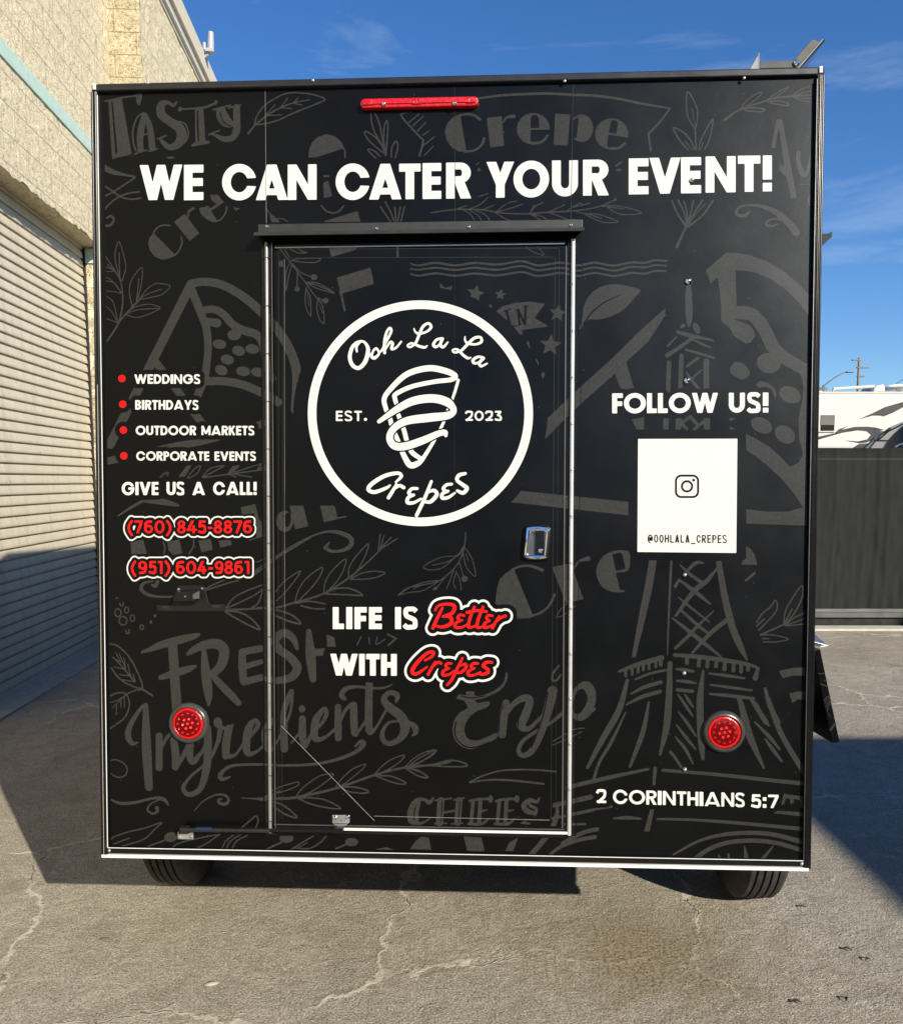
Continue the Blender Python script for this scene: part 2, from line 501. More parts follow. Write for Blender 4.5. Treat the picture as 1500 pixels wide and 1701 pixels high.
# ribbed roll-up door
door = MB()
V = []; F = []
pit = 0.0795
prof = [(0.0, -0.008), (0.0006, 0.0120), (0.005, 0.0142), (0.020, 0.0125), (0.045, 0.0085), (0.064, 0.004), (0.0705, -0.008)]
z = 0.06; rows = []
k = 0
while z < HL + 0.05:
    for (dz, dx) in prof: rows.append((z + dz, dx))
    z += pit; k += 1
ys = [-5.2, 2.072]
for (zz, dx) in rows:
    for y in ys: V.append((dx, y, zz))
for j in range(len(rows) - 1):
    F.append((2 * j, 2 * j + 1, 2 * j + 3, 2 * j + 2))
door.add(V, F)
door.box(-0.012, 0.02, -5.2, 2.072, 0.012, 0.058)
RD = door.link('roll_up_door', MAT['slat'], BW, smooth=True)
gd = MB(); gd.box(-0.03, 0.012, 2.0725, 2.091, 0, HL); gd.box(0.013, 0.03, 2.079, 2.0912, 0, HL)
gd.link('door_guide', MAT['black_seal'], RD)
br = MB(); br.box(-0.014, 0.024, -5.2, 2.07, 0.0, 0.012); br.link('rubber_seal', MAT['black_seal'], RD)
ap = MB(); ap.box(-0.03, 0.232, -5.2, 2.098, -0.05, 0.016)
ap.link('door_threshold', plain('concrete_threshold', (0.36, 0.34, 0.30), 0.9, var=0.2, scale=18, bump=0.6), BW, bevel=0.006)
# wall camera on the coping
cm = MB()
cm.tube([(0.53, 5.06, 6.80), (0.62, 5.04, 6.86)], 0.018, 10)
cm.box(0.585, 0.675, 4.99, 5.09, 6.87, 6.91)
cm.tube([(0.645, 5.04, 6.88), (0.655, 5.03, 7.11)], [0.045, 0.036], 12)
cm.tube([(0.57, 5.04, 6.90), (0.57, 5.04, 6.99)], 0.022, 10)
cm.link('security_camera', plain('grey_plastic_housing', (0.36, 0.37, 0.38), 0.4), BW, bevel=0.004, smooth=True)

# ------------------------------------------------------------------ unseen shed added behind the camera to throw the shade at right
NB = thing('unseen_shade_shed', 'unseen cream metal shed added to shade the paving at right and block sky light', 'building', (13.5, -9.2, 0))
nb = MB(); nb.box(-6.58, 6.5, -6, 7.46, 0, 4.05); nb.box(-26, 6.5, -12, -6.001, 0, 4.05); nb.box(-0.5, 6.5, 7.461, 14.5, 0, 6.5); nb.link('wall', plain('cream_metal_wall', (0.5, 0.46, 0.38), 0.6), NB)  # rear and tall side wings added to cut the sky fill
nb = MB(); nb.box(-6.74, 6.6, -5.95, 7.48, 4.051, 4.2); nb.box(-26.1, 6.6, -12.1, -5.951, 4.051, 4.2); nb.box(-0.6, 6.6, 7.49, 14.6, 6.501, 6.7); nb.link('roof', plain('grey_roof_sheet', (0.3, 0.3, 0.3), 0.5), NB)
nb = MB(); nb.box(-6.60, -6.56, -3, 1, 0.02, 3.2); nb.link('roller_door', MAT['slat'], NB)

# ------------------------------------------------------------------ screened fence at the back of the yard
FY = 9.04
FN = thing('fence', 'black screened chain-link fence along the back of the yard', 'fence', (0, FY, 0))
fab = MB(); V = []; F = []
xs = np.arange(-2.6, 11.0, 0.02); zs = np.linspace(0.20, 1.942, 30)
folds = [(3.92 + 0.17 * i + 0.06 * math.sin(i * 2.3), 0.02 + 0.016 * hsh(i, 2)) for i in range(40)]
for zi in zs:
    for x in xs:
        y = 0.009 * math.sin(x * 4.4 + 0.6 * math.sin(zi * 2)) + 0.010 * (vn(x * 9, zi * 1.3, 5) - 0.5) * 2
        y += 0.005 * (vn(x * 17, zi * 4.5, 8) - 0.5) * 2 * (1.6 - 0.6 * zi)
        for fx, fw in folds:
            q = (x - fx - 0.015 * math.sin(zi * 3 + fx)) / fw
            if abs(q) < 3: y -= 0.008 * math.exp(-q * q)
        top = zi > 1.9
        V.append((x, y - (0.01 if top else 0), zi + (0.010 * (vn(x * 1.5, 1, 3) - 0.5) if top else 0)))
w = len(xs)
for j in range(len(zs) - 1):
    for i in range(w - 1):
        a = j * w + i
        F.append((a, a + 1, a + w + 1, a + w))
fab.add(V, F)
fm = NT('dark_privacy_mesh')
oo = fm.obj()
fs = fm.n('ShaderNodeMapping', {'Vector': oo, 'Scale': (6.0, 1.0, 1.2)}).outputs[0]
streak = fm.noise(fs, 3.0, 6, 0.6)
fine = fm.noise(oo, 160, 2, 0.5)
fc = fm.ramp(streak, (0.25, (0.0180, 0.0202, 0.0204)), (0.75, (0.0290, 0.0312, 0.0308)))
fc = fm.mix(fm.ramp(fine, (0.35, 0.35), (0.6, 0.0)), fc, (0.012, 0.0125, 0.0125))
fsx = fm.n('ShaderNodeSeparateXYZ', {'Vector': oo})
hem = fm.math('LESS_THAN', fm.math('ABSOLUTE', fm.math('SUBTRACT', fsx.outputs[2], 1.825)), 0.006)
fc = fm.mix(fm.math('MULTIPLY', hem, 0.5), fc, (0.07, 0.07, 0.066))
fm.p(Base_Color=fc, Roughness=0.85)
fm.set(fm.b.inputs['Specular IOR Level'], 0.12)
fab.link('privacy_screen', fm.m, FN, smooth=False)
for i in range(8):
    b = MB(); b.tube([(-2.3 + 1.72 * i, 0.07, 0), (-2.3 + 1.72 * i, 0.07, 1.925)], 0.028, 12); b.link('post', MAT['dull_metal'], FN)
b = MB(); b.tube([(-2.6, 0.065, 1.905), (11, 0.065, 1.905)], 0.02, 10); b.link('top_rail', MAT['dull_metal'], FN)
b = MB(); b.box(-2.6, 11, -0.035, 0.05, 0.105, 0.200); b.box(-2.6, 11, -0.042, -0.0355, 0.160, 0.186)
b.link('bottom_rail', plain('weathered_grey_rail', (0.10, 0.103, 0.098), 0.5, var=0.3, scale=5), FN, bevel=0.006)
b = MB(); b.box(-2.6, 11, 0.0, 0.05, 0.0, 0.1035); b.link('dark_gap_strip', MAT['dark'], FN)  # dark strip in place of the shaded gap under the rail
kb = MB(); kb.box(-2.6, 11.2, FY - 0.27, FY - 0.05, -0.05, 0.022)
o = kb.link('kerb', plain('pale_concrete_kerb', (0.50, 0.47, 0.40), 0.9, var=0.12, scale=12, bump=0.4), None, bevel=0.008); o['kind'] = 'structure'

# ------------------------------------------------------------------ motorhome behind the fence
RY = 15.5
RV = thing('motorhome', 'white motorhome with dark grey swoosh graphics behind the fence', 'motorhome', (8.6, RY, 0))
MAT['rv_white'] = plain('white_gelcoat', (0.62, 0.605, 0.555), 0.3, var=0.03, scale=3)
MAT['rv_grey'] = plain('charcoal_graphic', (0.035, 0.035, 0.035), 0.35, var=0.1)
MAT['glass'] = plain('tinted_glass', (0.025, 0.023, 0.02), 0.06, var=0.2, scale=2)
def rvp(px, py, y=0.0):
    """side of the motorhome, from image pixels"""
    t = R(-6.2)
    a = (px - 750) / FPX; b = -(py - 948) / FPX
    d = Vector((a, math.cos(t) - b * math.sin(t), math.sin(t) + b * math.cos(t)))
    d *= (RY + y) / d.y
    return Vector((d.x - 8.6, y, CAM_H + d.z))
b = MB(); b.box(-4.6, 4.6, 0, 2.45, 0.55, 3.215); rvb = b.link('body', MAT['rv_white'], RV, bevel=0.09, seg=4)
b = MB(); b.box(-4.55, 4.55, -0.012, 2.46, 3.165, 3.195); b.link('roof_edge_trim', plain('tan_trim', (0.55, 0.47, 0.36), 0.5), RV)
b = MB(); b.box(-4.4, 4.4, 0.1, 2.3, 0.35, 0.549); b.link('chassis', MAT['dark'], RV)
for x in (-3.0, 2.6):
    for y in (0.16, 2.26):
        b = MB(); b.lathe([(0.14, -0.11), (0.36, -0.11), (0.385, -0.07), (0.385, 0.07), (0.36, 0.11), (0.14, 0.11)], (x, y, 0.385), (0, 1, 0), 28, True)
        wq = b.link('wheel', MAT['rubber'], RV, smooth=True)
        b = MB(); b.lathe([(0.0005, -0.08), (0.15, -0.06), (0.22, -0.09), (0.225, 0.0), (0.0005, 0.0)], (x, y, 0.385), (0, 1, 0), 24); b.link('rim', MAT['silver'], wq, smooth=True)
def rvbox(x0, y0, x1, y1, d0, d1):
    a = rvp(x0, y1); c = rvp(x1, y0)
    return (a.x, c.x, d0, d1, a.z, c.z)
b = MB(); b.box(*rvbox(1340, 640, 1378, 651, 0.25, 1.1)); ac = b.link('air_conditioner', MAT['rv_white'], RV, bevel=0.03)
b = MB()
for i in range(5):
    a = rvp(1361 + i * 3, 648, 0.24); b.box(a.x, a.x + 0.02, 0.235, 0.252, a.z, a.z + 0.06)
b.link('grille', MAT['dull_metal'], ac)
b = MB(); b.tube([rvp(1384, 652, 0.15), rvp(1384, 646, 0.15), rvp(1452, 641.5, 0.15), rvp(1452, 651, 0.15)], 0.03, 8); b.link('ladder_rail', MAT['rv_white'], RV, smooth=True)
b = MB(); b.prism([rvp(1454, 650, 0.2), rvp(1454, 641, 0.2), rvp(1467, 637.5, 0.2), rvp(1470, 640, 0.2), rvp(1471, 650, 0.2)], (0, 0.5, 0)); b.link('roof_vent', MAT['rv_white'], RV, bevel=0.02)
b = MB(); b.prism([rvp(1440, 650, 0.4), rvp(1446, 643, 0.4), rvp(1453, 642, 0.4), rvp(1453, 650, 0.4)], (0, 0.3, 0)); b.link('vent_cover', plain('grey_plastic', (0.3, 0.33, 0.36), 0.5), RV)
b = MB(); b.prism([rvp(1473, 641, 0.3), rvp(1486, 638, 0.3), rvp(1530, 637, 0.3), rvp(1530, 640.5, 0.3), rvp(1482, 642, 0.3)], (0, 0.9, 0)); b.tube([rvp(1493, 641, 0.5), rvp(1493, 651, 0.5)], 0.05, 8); b.link('satellite_dish', MAT['rv_white'], RV)
b = MB(); b.box(*rvbox(1343, 687, 1388, 718, -0.03, 0.02)); wf = b.link('window', MAT['rv_white'], RV, bevel=0.012)
b = MB(); b.box(*rvbox(1361.5, 689.5, 1385.5, 715.5, -0.036, 0.0)); b.box(*rvbox(1345, 689.5, 1358, 715.5, -0.036, 0.0)); b.link('pane', MAT['glass'], wf)
b = MB(); b.box(*rvbox(1361.5, 689.5, 1385.5, 706, -0.039, -0.0365)); b.link('window_blind', plain('folded_blind', (0.12, 0.11, 0.09), 0.6), wf)
def flat(pts, depth=-0.006):
    mb = MB(); mb.prism([rvp(*p, depth) for p in pts], (0, 0.012, 0)); return mb
m1 = flat([(1427, 696), (1450, 686), (1470, 676), (1500, 667.5), (1530, 662), (1530, 668), (1500, 676.5), (1484, 685), (1468, 691.5), (1462, 690), (1450, 690)])
m1.add(*(lambda q: (q.v, q.f))(flat([(1340, 736), (1356, 726), (1386, 719.5), (1394, 712.5), (1409, 707.5), (1398, 713.5), (1420, 709), (1440, 708.5), (1455, 710), (1469, 714), (1460, 716),
    (1470, 716), (1466, 722), (1455, 728), (1440, 735), (1428, 736), (1404, 731.5), (1425, 733), (1441, 729.5), (1447, 722), (1440, 716), (1425, 714.5), (1400, 718.5), (1370, 727)])))
m1.link('graphic_stripe', MAT['rv_grey'], RV)
b = MB(); a = rvp(1300, 741); b.box(-4.56, 4.56, -0.014, 0.0, a.z - 0.6, a.z); b.link('lower_panel', plain('light_grey_skirt', (0.45, 0.44, 0.42), 0.4), RV)
b = MB(); b.prism([rvp(1416, 744, -0.02), rvp(1428, 737, -0.02), rvp(1445, 736, -0.02), rvp(1438, 744, -0.02)], (0, 0.02, 0)); b.link('compartment_door', MAT['rv_grey'], RV)

# silver van between the fence and the motorhome
VYAW = R(-26.6)
VN = thing('van', 'silver van with dark side glass parked between the fence and the motorhome', 'van', (6.15, 11.6, 0), (0, 0, VYAW))
def vp(px, py, y=0.0):
    """point on the van's near side (plane y of its own frame) seen at an image pixel"""
    t = R(-6.2); a = (px - 750) / FPX; b = -(py - 948) / FPX
    d = Vector((a, math.cos(t) - b * math.sin(t), math.sin(t) + b * math.cos(t)))
    n = Vector((-math.sin(VYAW), math.cos(VYAW), 0)); o0 = Vector((6.15, 11.6, 0)) + n * y
    q = Vector((0, 0, CAM_H)) + d * ((o0 - Vector((0, 0, CAM_H))).dot(n) / d.dot(n)) - Vector((6.15, 11.6, 0))
    return Vector((q.x * math.cos(VYAW) + q.y * math.sin(VYAW), y, q.z))
MAT['van'] = plain('silver_paint', (0.50, 0.50, 0.48), 0.25, metal=0.3, var=0.04, coat=0.6)
p0 = vp(1437, 744)
out = [(p0.x - 1.35, 0.42), (p0.x - 1.4, 0.95), (p0.x - 1.2, 1.25), (p0.x - 0.75, 1.5), (p0.x, p0.z)] + [(vp(*q).x, vp(*q).z) for q in ((1456, 725), (1476, 710), (1500, 700), (1525, 695))] + [(p0.x + 3.6, 2.5), (p0.x + 3.75, 2.2), (p0.x + 3.8, 0.42)]
b = MB(); b.prism([(x, 0.0, z) for x, z in out], (0, 1.9, 0)); b.link('body', MAT['van'], VN, bevel=0.03, seg=3)
b = MB(); b.prism([vp(1467, 746, -0.012), vp(1475, 732, -0.012), vp(1486, 720, -0.012), vp(1500, 707, -0.012), vp(1525, 702, -0.012), vp(1530, 765, -0.012), vp(1462, 765, -0.012)], (0, 0.03, 0)); b.link('side_window', plain('dark_blue_glass', (0.010, 0.016, 0.03), 0.06), VN)
for pts, r in ((((1459, 731), (1476, 716), (1500, 704)), 0.011), (((1452, 731.5), (1476, 731.5)), 0.007), (((1445, 744), (1463, 722), (1480, 711)), 0.009)):
    b = MB(); b.tube([vp(x, y, -0.006) for x, y in pts], r, 6); b.link('door_seam', MAT['dark'], VN)
b = MB(); b.prism([(p0.x - 0.70, 0.12, 1.545), (p0.x - 0.03, 0.12, p0.z - 0.01), (vp(1456, 725).x - 0.03, 0.12, vp(1456, 725).z), (vp(1456, 725).x - 0.01, 0.12, vp(1456, 725).z - 0.03), (p0.x - 0.68, 0.12, 1.51)], (0, 1.66, 0)); b.link('windscreen', MAT['glass'], VN)
b = MB(); b.tube([vp(1487, 743, -0.02), vp(1494, 738.5, -0.02), vp(1502, 737, -0.02)], 0.014, 8); b.link('mirror', MAT['bright_trim'], VN)
for x in (p0.x - 0.5, p0.x + 2.7):
    for y in (0.1, 1.8):
        b = MB(); b.lathe([(0.2, -0.1), (0.31, -0.1), (0.34, -0.06), (0.34, 0.06), (0.31, 0.1), (0.2, 0.1)], (x, y, 0.34), (0, 1, 0), 24, True); wq = b.link('wheel', MAT['rubber'], VN, smooth=True)
        b = MB(); b.lathe([(0.0005, -0.06), (0.2, -0.08), (0.205, 0.0), (0.0005, 0.0)], (x, y, 0.34), (0, 1, 0), 20); b.link('rim', MAT['silver'], wq, smooth=True)

# poles and a wire in the distance
LP = thing('street_lamp', 'tall street lamp with a curved arm beyond the motorhome', 'street lamp', (17.5, 40, 0))
b = MB(); b.tube([(0, 0, 0), (0, 0, 6.05)], [0.07, 0.045], 10); b.link('pole', MAT['dull_metal'], LP, smooth=True)
b = MB(); b.tube([(0, 0, 6.0), (0.25, 0, 6.2), (0.55, 0, 6.42), (0.85, 0, 6.58), (1.08, 0, 6.65)], 0.028, 8); b.link('arm', MAT['dull_metal'], LP, smooth=True)
b = MB(); b.box(1.02, 1.36, -0.10, 0.10, 6.61, 6.68); b.link('lamp_head', MAT['dull_metal'], LP, bevel=0.03)
UP = thing('utility_pole', 'wooden utility pole with short crossarms beyond the motorhome', 'utility pole', (19.12, 40, 0))
wood = plain('weathered_wood', (0.20, 0.17, 0.14), 0.9, var=0.3, scale=8)
b = MB(); b.tube([(0.05, 0, 0), (0, 0, 7.3)], [0.085, 0.055], 10); b.link('pole', wood, UP, smooth=True)
for z, l in ((7.2, 0.28), (6.85, 0.32), (6.45, 0.2)):
    b = MB(); b.box(-l * (1.2 if z > 7 else 0.3), l * (0.3 if z > 7 else 1.4), -0.06, 0.06, z - 0.03, z + 0.03); b.link('crossarm', wood, UP)
b = MB(); b.tube([(24.6, 36, 9.1), (21.4, 37, 7.0), (18.9, 38, 5.3)], 0.012, 5); b.lathe([(0.0005, -0.16), (0.09, -0.08), (0.1, 0.06), (0.0005, 0.16)], (20.75, 37.2, 6.56), (3, 0, 2), 10)
tag(b.link('overhead_wire', MAT['dark']), 'thin overhead wire with a small dark damper in the sky above the motorhome roof', 'wire')

# ------------------------------------------------------------------ the food trailer
TM = Matrix(((0.998968518, 0.04537263, 0.001795588), (-0.045385154, 0.996423551, 0.071276194), (0.001444823, -0.071284166, 0.997455002)))
TT = Vector((-0.00638, 2.409211, 0.452592))
W2 = 1.065; TH = 2.3168; TL = 3.7
# camera position and axes solved from image pixels of the rear face, in the trailer's own frame (x right, y forward, z up)
CAM_POS = np.array([0.117374, -2.482097, 0.97278]); CAM_AXES = np.array([[0.998968518, -0.003465196, -0.045275735], [0.04537263, 0.036745879, 0.998294077], [0.001795588, 0.999318634, -0.036865201]])
def art(px, py, y=0.0):
    """image pixel -> (x, y, z) on the plane y of the rear face, metres"""
    d = CAM_AXES @ np.array([(px - 750) / FPX, -(py - 948) / FPX, 1.0])
    q = CAM_POS + d * ((y - CAM_POS[1]) / d[1])
    return (float(q[0]), y, float(q[2]))
TRL = thing('food_trailer', 'black wrapped food trailer with white and red lettering, a rear door and red tail lights', 'food trailer', TT, TM.to_euler())
def local(p): return TM.transposed() @ (Vector(p) - TT)
def abox(mb, x0, y0, x1, y1, d0, d1):
    """box whose front outline follows image pixels, between depths d0 (front) and d1"""
    ym = (y0 + y1) / 2; xm = (x0 + x1) / 2
    xa = art(x0, ym, d0)[0]; xb = art(x1, ym, d0)[0]; za = art(xm, y1, d0)[2]; zb = art(xm, y0, d0)[2]
    return mb.box(xa, xb, d0, d1, za, zb)
IN_L = art(171.5, 620)[0]; IN_R = art(1346, 620)[0]      # inner edges of the corner mouldings
Z_TOP = art(750, 141)[2]; Z_BOT = art(750, 1418)[2]

b = MB(); b.box(-W2 + 0.004, W2 - 0.004, 0.0, 0.03, 0.012, TH - 0.004)
PANEL = b.link('rear_panel', MAT['vinyl'], TRL)
b = MB()
b.box(-W2 + 0.006, W2 - 0.006, 0.0305, 0.48, 0.01, TH - 0.006)
b.box(-W2 + 0.006, W2 - 0.006, 0.4805, 1.34, 0.42, TH - 0.006)
b.box(-0.90, 0.90, 0.4805, 1.34, 0.01, 0.4195)
b.box(-W2 + 0.006, W2 - 0.006, 1.3405, TL, 0.01, TH - 0.006)
b.link('body_shell', MAT['vinyl'], TRL)
b = MB(); b.box(-W2, W2, 0.062, TL, TH - 0.0055, TH + 0.002); b.link('roof', plain('white_roof_membrane', (0.75, 0.75, 0.73), 0.5), TRL)

def domes(name, mat, parent, pts, rad, hgt, d):
    for px, py in pts:
        q = MB(); q.dome(art(px, py, d), (0, -1, 0), rad, hgt); q.link(name, mat, parent, smooth=True)
# top rail
b = MB(); b.box(IN_L - 0.004, IN_R + 0.004, -0.012, 0.06, Z_TOP, TH + 0.004)
TR = b.link('top_rail', MAT['satin_black'], TRL, bevel=0.004)
b = MB(); b.box(IN_L, IN_R, -0.0135, -0.012, Z_TOP + 0.001, Z_TOP + 0.003); b.link('lower_lip', MAT['gloss_black'], TR)
domes('screw', MAT['zinc'], TR, ((246, 137), (520, 133), (938, 134), (1236, 129)), 0.0045, 0.004, -0.012)

# corner mouldings: ribbed extrusions
def corner(side):
    s = side
    xo = s * W2
    xi = IN_L if s < 0 else IN_R
    w = abs(xo - xi)
    b = MB(); b.box(xo, xi, -0.010, 0.045, 0.004, TH + 0.004)
    q = b.link('corner_moulding', MAT['gloss_black'], TRL, bevel=0.004)
    for f, rad in ((0.12, 0.0036), (0.34, 0.0030), (0.58, 0.0044), (0.78, 0.0022)):
        x = xo + (xi - xo) * f
        r = MB(); r.tube([(x, -0.0105, 0.006), (x, -0.0105, TH - 0.02)], rad, 12)
        r.link('rib', MAT['gloss_black'], q, smooth=True)
    e = MB()
    x = xi + (-0.0010 if s < 0 else 0.0010)
    e.box(x - 0.0008, x + 0.0008, -0.0125, -0.0102, 0.03, TH - 0.03)
    e.link('trim_and_glint', MAT['white_trim'] if s < 0 else MAT['dull_metal'], q)  # left strip whitened as a painted sun glint, right one plain trim
    if s < 0:
        e = MB(); x = xo + 0.0085; e.box(x - 0.0009, x + 0.0009, -0.0145, -0.0102, 0.01, TH * 0.62); e.link('trim_and_glint', MAT['bright_trim'], q)  # outer glint line painted on the lower part of the left moulding
    c = MB(); c.box(xo + (xi - xo) * 0.28, xo + (xi - xo) * 0.72, -0.0145, 0.03, TH - 0.014, TH + 0.0046)
    c.link('end_cap', MAT['white_trim'], q, bevel=0.002)
corner(-1); corner(1)

# bottom rail with its bright lower edge
b = MB(); b.box(IN_L, IN_R, -0.010, 0.05, 0.010, 0.030)
BR = b.link('bottom_rail', MAT['gloss_black'], TRL, bevel=0.003)
b = MB(); b.box(IN_L, IN_R, -0.0135, -0.0102, 0.0284, 0.0298); b.link('trim_and_glint', MAT['white_trim'], BR)
b = MB(); b.box(-W2 + 0.001, W2 - 0.006, -0.016, 0.03, -0.001, 0.0082); b.link('lower_edge', MAT['white_trim'], BR, bevel=0.0015)
for x in (IN_L + 0.004, IN_R - 0.004):
    b = MB(); b.dome((x, -0.011, 0.02), (0, -1, 0), 0.005, 0.004); b.link('screw', MAT['zinc'], BR, smooth=True)

# film seams in the wrap
def strip(mb, x0, y0, x1, y1, wpx, d=-0.0012, t=0.0008):
    a = Vector(art(x0, y0, d)); c = Vector(art(x1, y1, d))
    u = (c - a).normalized(); n = Vector((-u.z, 0, u.x)) * (wpx * 0.00089)
    mb.prism([a + n, c + n, c - n, a - n], (0, t, 0))
b = MB(); strip(b, 440.5, 149, 442.5, 370, 0.55); b.link('wrap_seam', MAT['seam'], PANEL)
b = MB(); strip(b, 755, 139, 756, 368, 0.5); b.link('wrap_seam', MAT['seam_faint'], PANEL)
b = MB(); strip(b, 952, 140, 948.5, 366, 0.6); b.link('wrap_seam', MAT['seam_faint'], PANEL)

# bolts down the right of the panel
for px, py in ((1143, 467), (1141, 632), (1137, 955), (1136, 1118), (1137, 1278), (1149, 299)):
    b = MB(); r = 0.0105 if py in (467, 632) else 0.0068
    c = art(px, py, 0.001)
    b.lathe([(r, 0), (r, 0.002), (r * 0.9, 0.005), (r * 0.62, 0.0085), (r * 0.3, 0.010), (0.0004, 0.0102)], c, (0, -1, 0), 20)
    b.link('bolt', MAT['chrome'] if py in (467, 632) else MAT['zinc'], PANEL, smooth=True)

# red marker light bar
red_lens = NT('red_lens')
ro = red_lens.obj()
rf = red_lens.n('ShaderNodeTexVoronoi', {'Vector': ro, 'Scale': 260.0}).outputs['Distance']
red_lens.p(Base_Color=red_lens.ramp(rf, (0.1, (0.80, 0.008, 0.014)), (0.6, (0.50, 0.004, 0.008))), Roughness=0.22, Transmission_Weight=0.0)
red_lens.p(Normal=red_lens.bump(rf, 0.45, 0.003), Coat_Weight=0.5, Coat_Roughness=0.08)
MAT['red_lens'] = red_lens.m
a = art(600, 174, -0.002); c = art(795, 173, -0.002)
b = MB(); zc = (a[2] + c[2]) / 2
hh = 0.0135; n = 14; pts = []
for i in range(n + 1):
    t = math.pi / 2 + math.pi * i / n; pts.append((a[0] + hh + hh * math.cos(t), zc + hh * math.sin(t)))
for i in range(n + 1):
    t = -math.pi / 2 + math.pi * i / n; pts.append((c[0] - hh + hh * math.cos(t), zc + hh * math.sin(t)))
b.prism([(x, 0.001, z) for x, z in pts], (0, -0.020, 0))
ML = b.link('marker_light', MAT['red_lens'], TRL, bevel=0.004, seg=3, label='long red clearance light bar above the headline')
b = MB(); b.box(a[0] + 0.01, c[0] - 0.01, -0.0222, -0.0185, zc - 0.0045, zc + 0.0045); b.link('lens_ridge', MAT['red_lens'], ML, bevel=0.001)
rfm = plain('red_reflector', (0.45, 0.0, 0.012), 0.15, var=0.5, scale=200, bump=0.5)
for f in (0.02, 0.44, 0.90):
    b = MB(); b.box(a[0] + (c[0] - a[0]) * f, a[0] + (c[0] - a[0]) * (f + 0.08), -0.0226, -0.0188, zc - 0.007, zc + 0.007); b.link('led_block', rfm, ML, bevel=0.0012)
domes('screw', MAT['chrome'], ML, ((638, 172), (755, 171)), 0.0066, 0.006, -0.0205)

# drip rail over the door
a = art(428.5, 371, -0.004); c = art(968, 366, -0.004); zl = art(700, 385, -0.004)[2]
b = MB(); b.box(a[0], c[0], -0.005, 0.003, zl, (a[2] + c[2]) / 2 + 0.001)
DR = b.link('drip_rail', MAT['rail_face'], TRL, bevel=0.0015)
b = MB()
b.prism([(a[0], -0.003, zl + 0.004), (a[0], -0.045, zl - 0.008), (a[0], -0.052, zl - 0.020), (a[0], -0.049, zl - 0.021), (a[0], -0.042, zl - 0.011), (a[0], -0.003, zl - 0.001)], (c[0] - a[0], 0, 0))
b.link('lip', MAT['rail_face'], DR)
domes('screw', MAT['chrome'], DR, ((443.5, 375.5), (626, 379), (779, 376.5), (948, 373.5)), 0.0052, 0.004, -0.005)

# ------------------------------------------------------------------ the rear door
DY = -0.014                                    # front of the door leaf
dl = art(457, 890, DY)[0]; dr = art(938, 890, DY)[0]; dt = art(700, 410, DY)[2]; db = art(700, 1374, DY)[2]
b = MB(); b.box(dl, dr, DY, 0.0015, db, dt)
DOOR = b.link('door', MAT['vinyl'], TRL, bevel=0.003)
# frame round the leaf
b = MB(); abox(b, 437.5, 404, 456, 1388, -0.0085, 0.0015); abox(b, 939.5, 402, 957, 1388, -0.0085, 0.0015)
abox(b, 456.5, 403, 939, 408.5, -0.0085, 0.0015); abox(b, 456.5, 1376, 939, 1388, -0.0085, 0.0015)
FR = b.link('door_frame', MAT['gloss_black'], TRL)
# left edge: grey channel and bright lip
b = MB(); x = art(445.5, 890, -0.012)[0]; z0 = art(446, 1384, -0.012)[2]; z1 = art(444, 402, -0.012)[2]
b.tube([(x, -0.0105, z0), (x, -0.0105, z1)], 0.0052, 12); b.link('edge_channel', plain('grey_aluminium', (0.30, 0.30, 0.29), 0.4, metal=0.5, var=0.1), FR, smooth=True)
b = MB(); x = art(454.5, 890, -0.014)[0]; b.box(x - 0.0012, x + 0.0012, -0.0165, -0.0086, z0 + 0.012, z1 - 0.004); b.link('trim_and_glint', MAT['dull_metal'], FR)
for i in range(13):
    zz = z0 + (z1 - z0) * (0.02 + 0.0795 * i); b = MB(); b.box(art(441, 890, -0.01)[0], art(450, 890, -0.01)[0], -0.0162, -0.009, zz - 0.0009, zz + 0.0009); b.link('channel_joint', MAT['dark'], FR)
# right edge: long piano hinge
x = art(948.7, 890, -0.012)[0]; z0 = art(945, 1388, -0.012)[2]; z1 = art(951, 397, -0.012)[2]
nk = 13
hm = plain('satin_aluminium_hinge', (0.56, 0.58, 0.58), 0.42, metal=0.45, var=0.08)
for i in range(nk):
    za = z0 + (z1 - z0) * i / nk; zb = z0 + (z1 - z0) * (i + 1) / nk
    b = MB(); b.tube([(x, -0.012, za + 0.0006), (x, -0.012, zb - 0.0006)], 0.0062, 14); b.link('hinge_knuckle', hm, FR, smooth=True)
    if i: b = MB(); b.dome((x, -0.0176, za + 0.006), (0, -1, 0), 0.0036, 0.003); b.link('screw', MAT['zinc'], FR, smooth=True)
b = MB(); x2 = art(937.5, 890, -0.016)[0]; b.box(x2 - 0.0016, x2 + 0.0016, -0.0165, -0.0142, db + 0.004, dt - 0.004); b.link('door_edge_trim', plain('dark_grey_edge', (0.09, 0.085, 0.08), 0.4), DOOR)
# top and bottom edges
b = MB(); abox(b, 456, 406.5, 938, 408.5, -0.0160, -0.0088); b.link('trim_and_glint', MAT['dull_metal'], FR)
b = MB(); abox(b, 570, 1379.8, 943, 1383.6, -0.0160, -0.0088); b.link('trim_and_glint', MAT['white_trim'], FR, bevel=0.001)
b = MB(); abox(b, 455, 1373.6, 937, 1375.2, -0.0172, -0.0088); b.link('trim_and_glint', MAT['dull_metal'], FR)
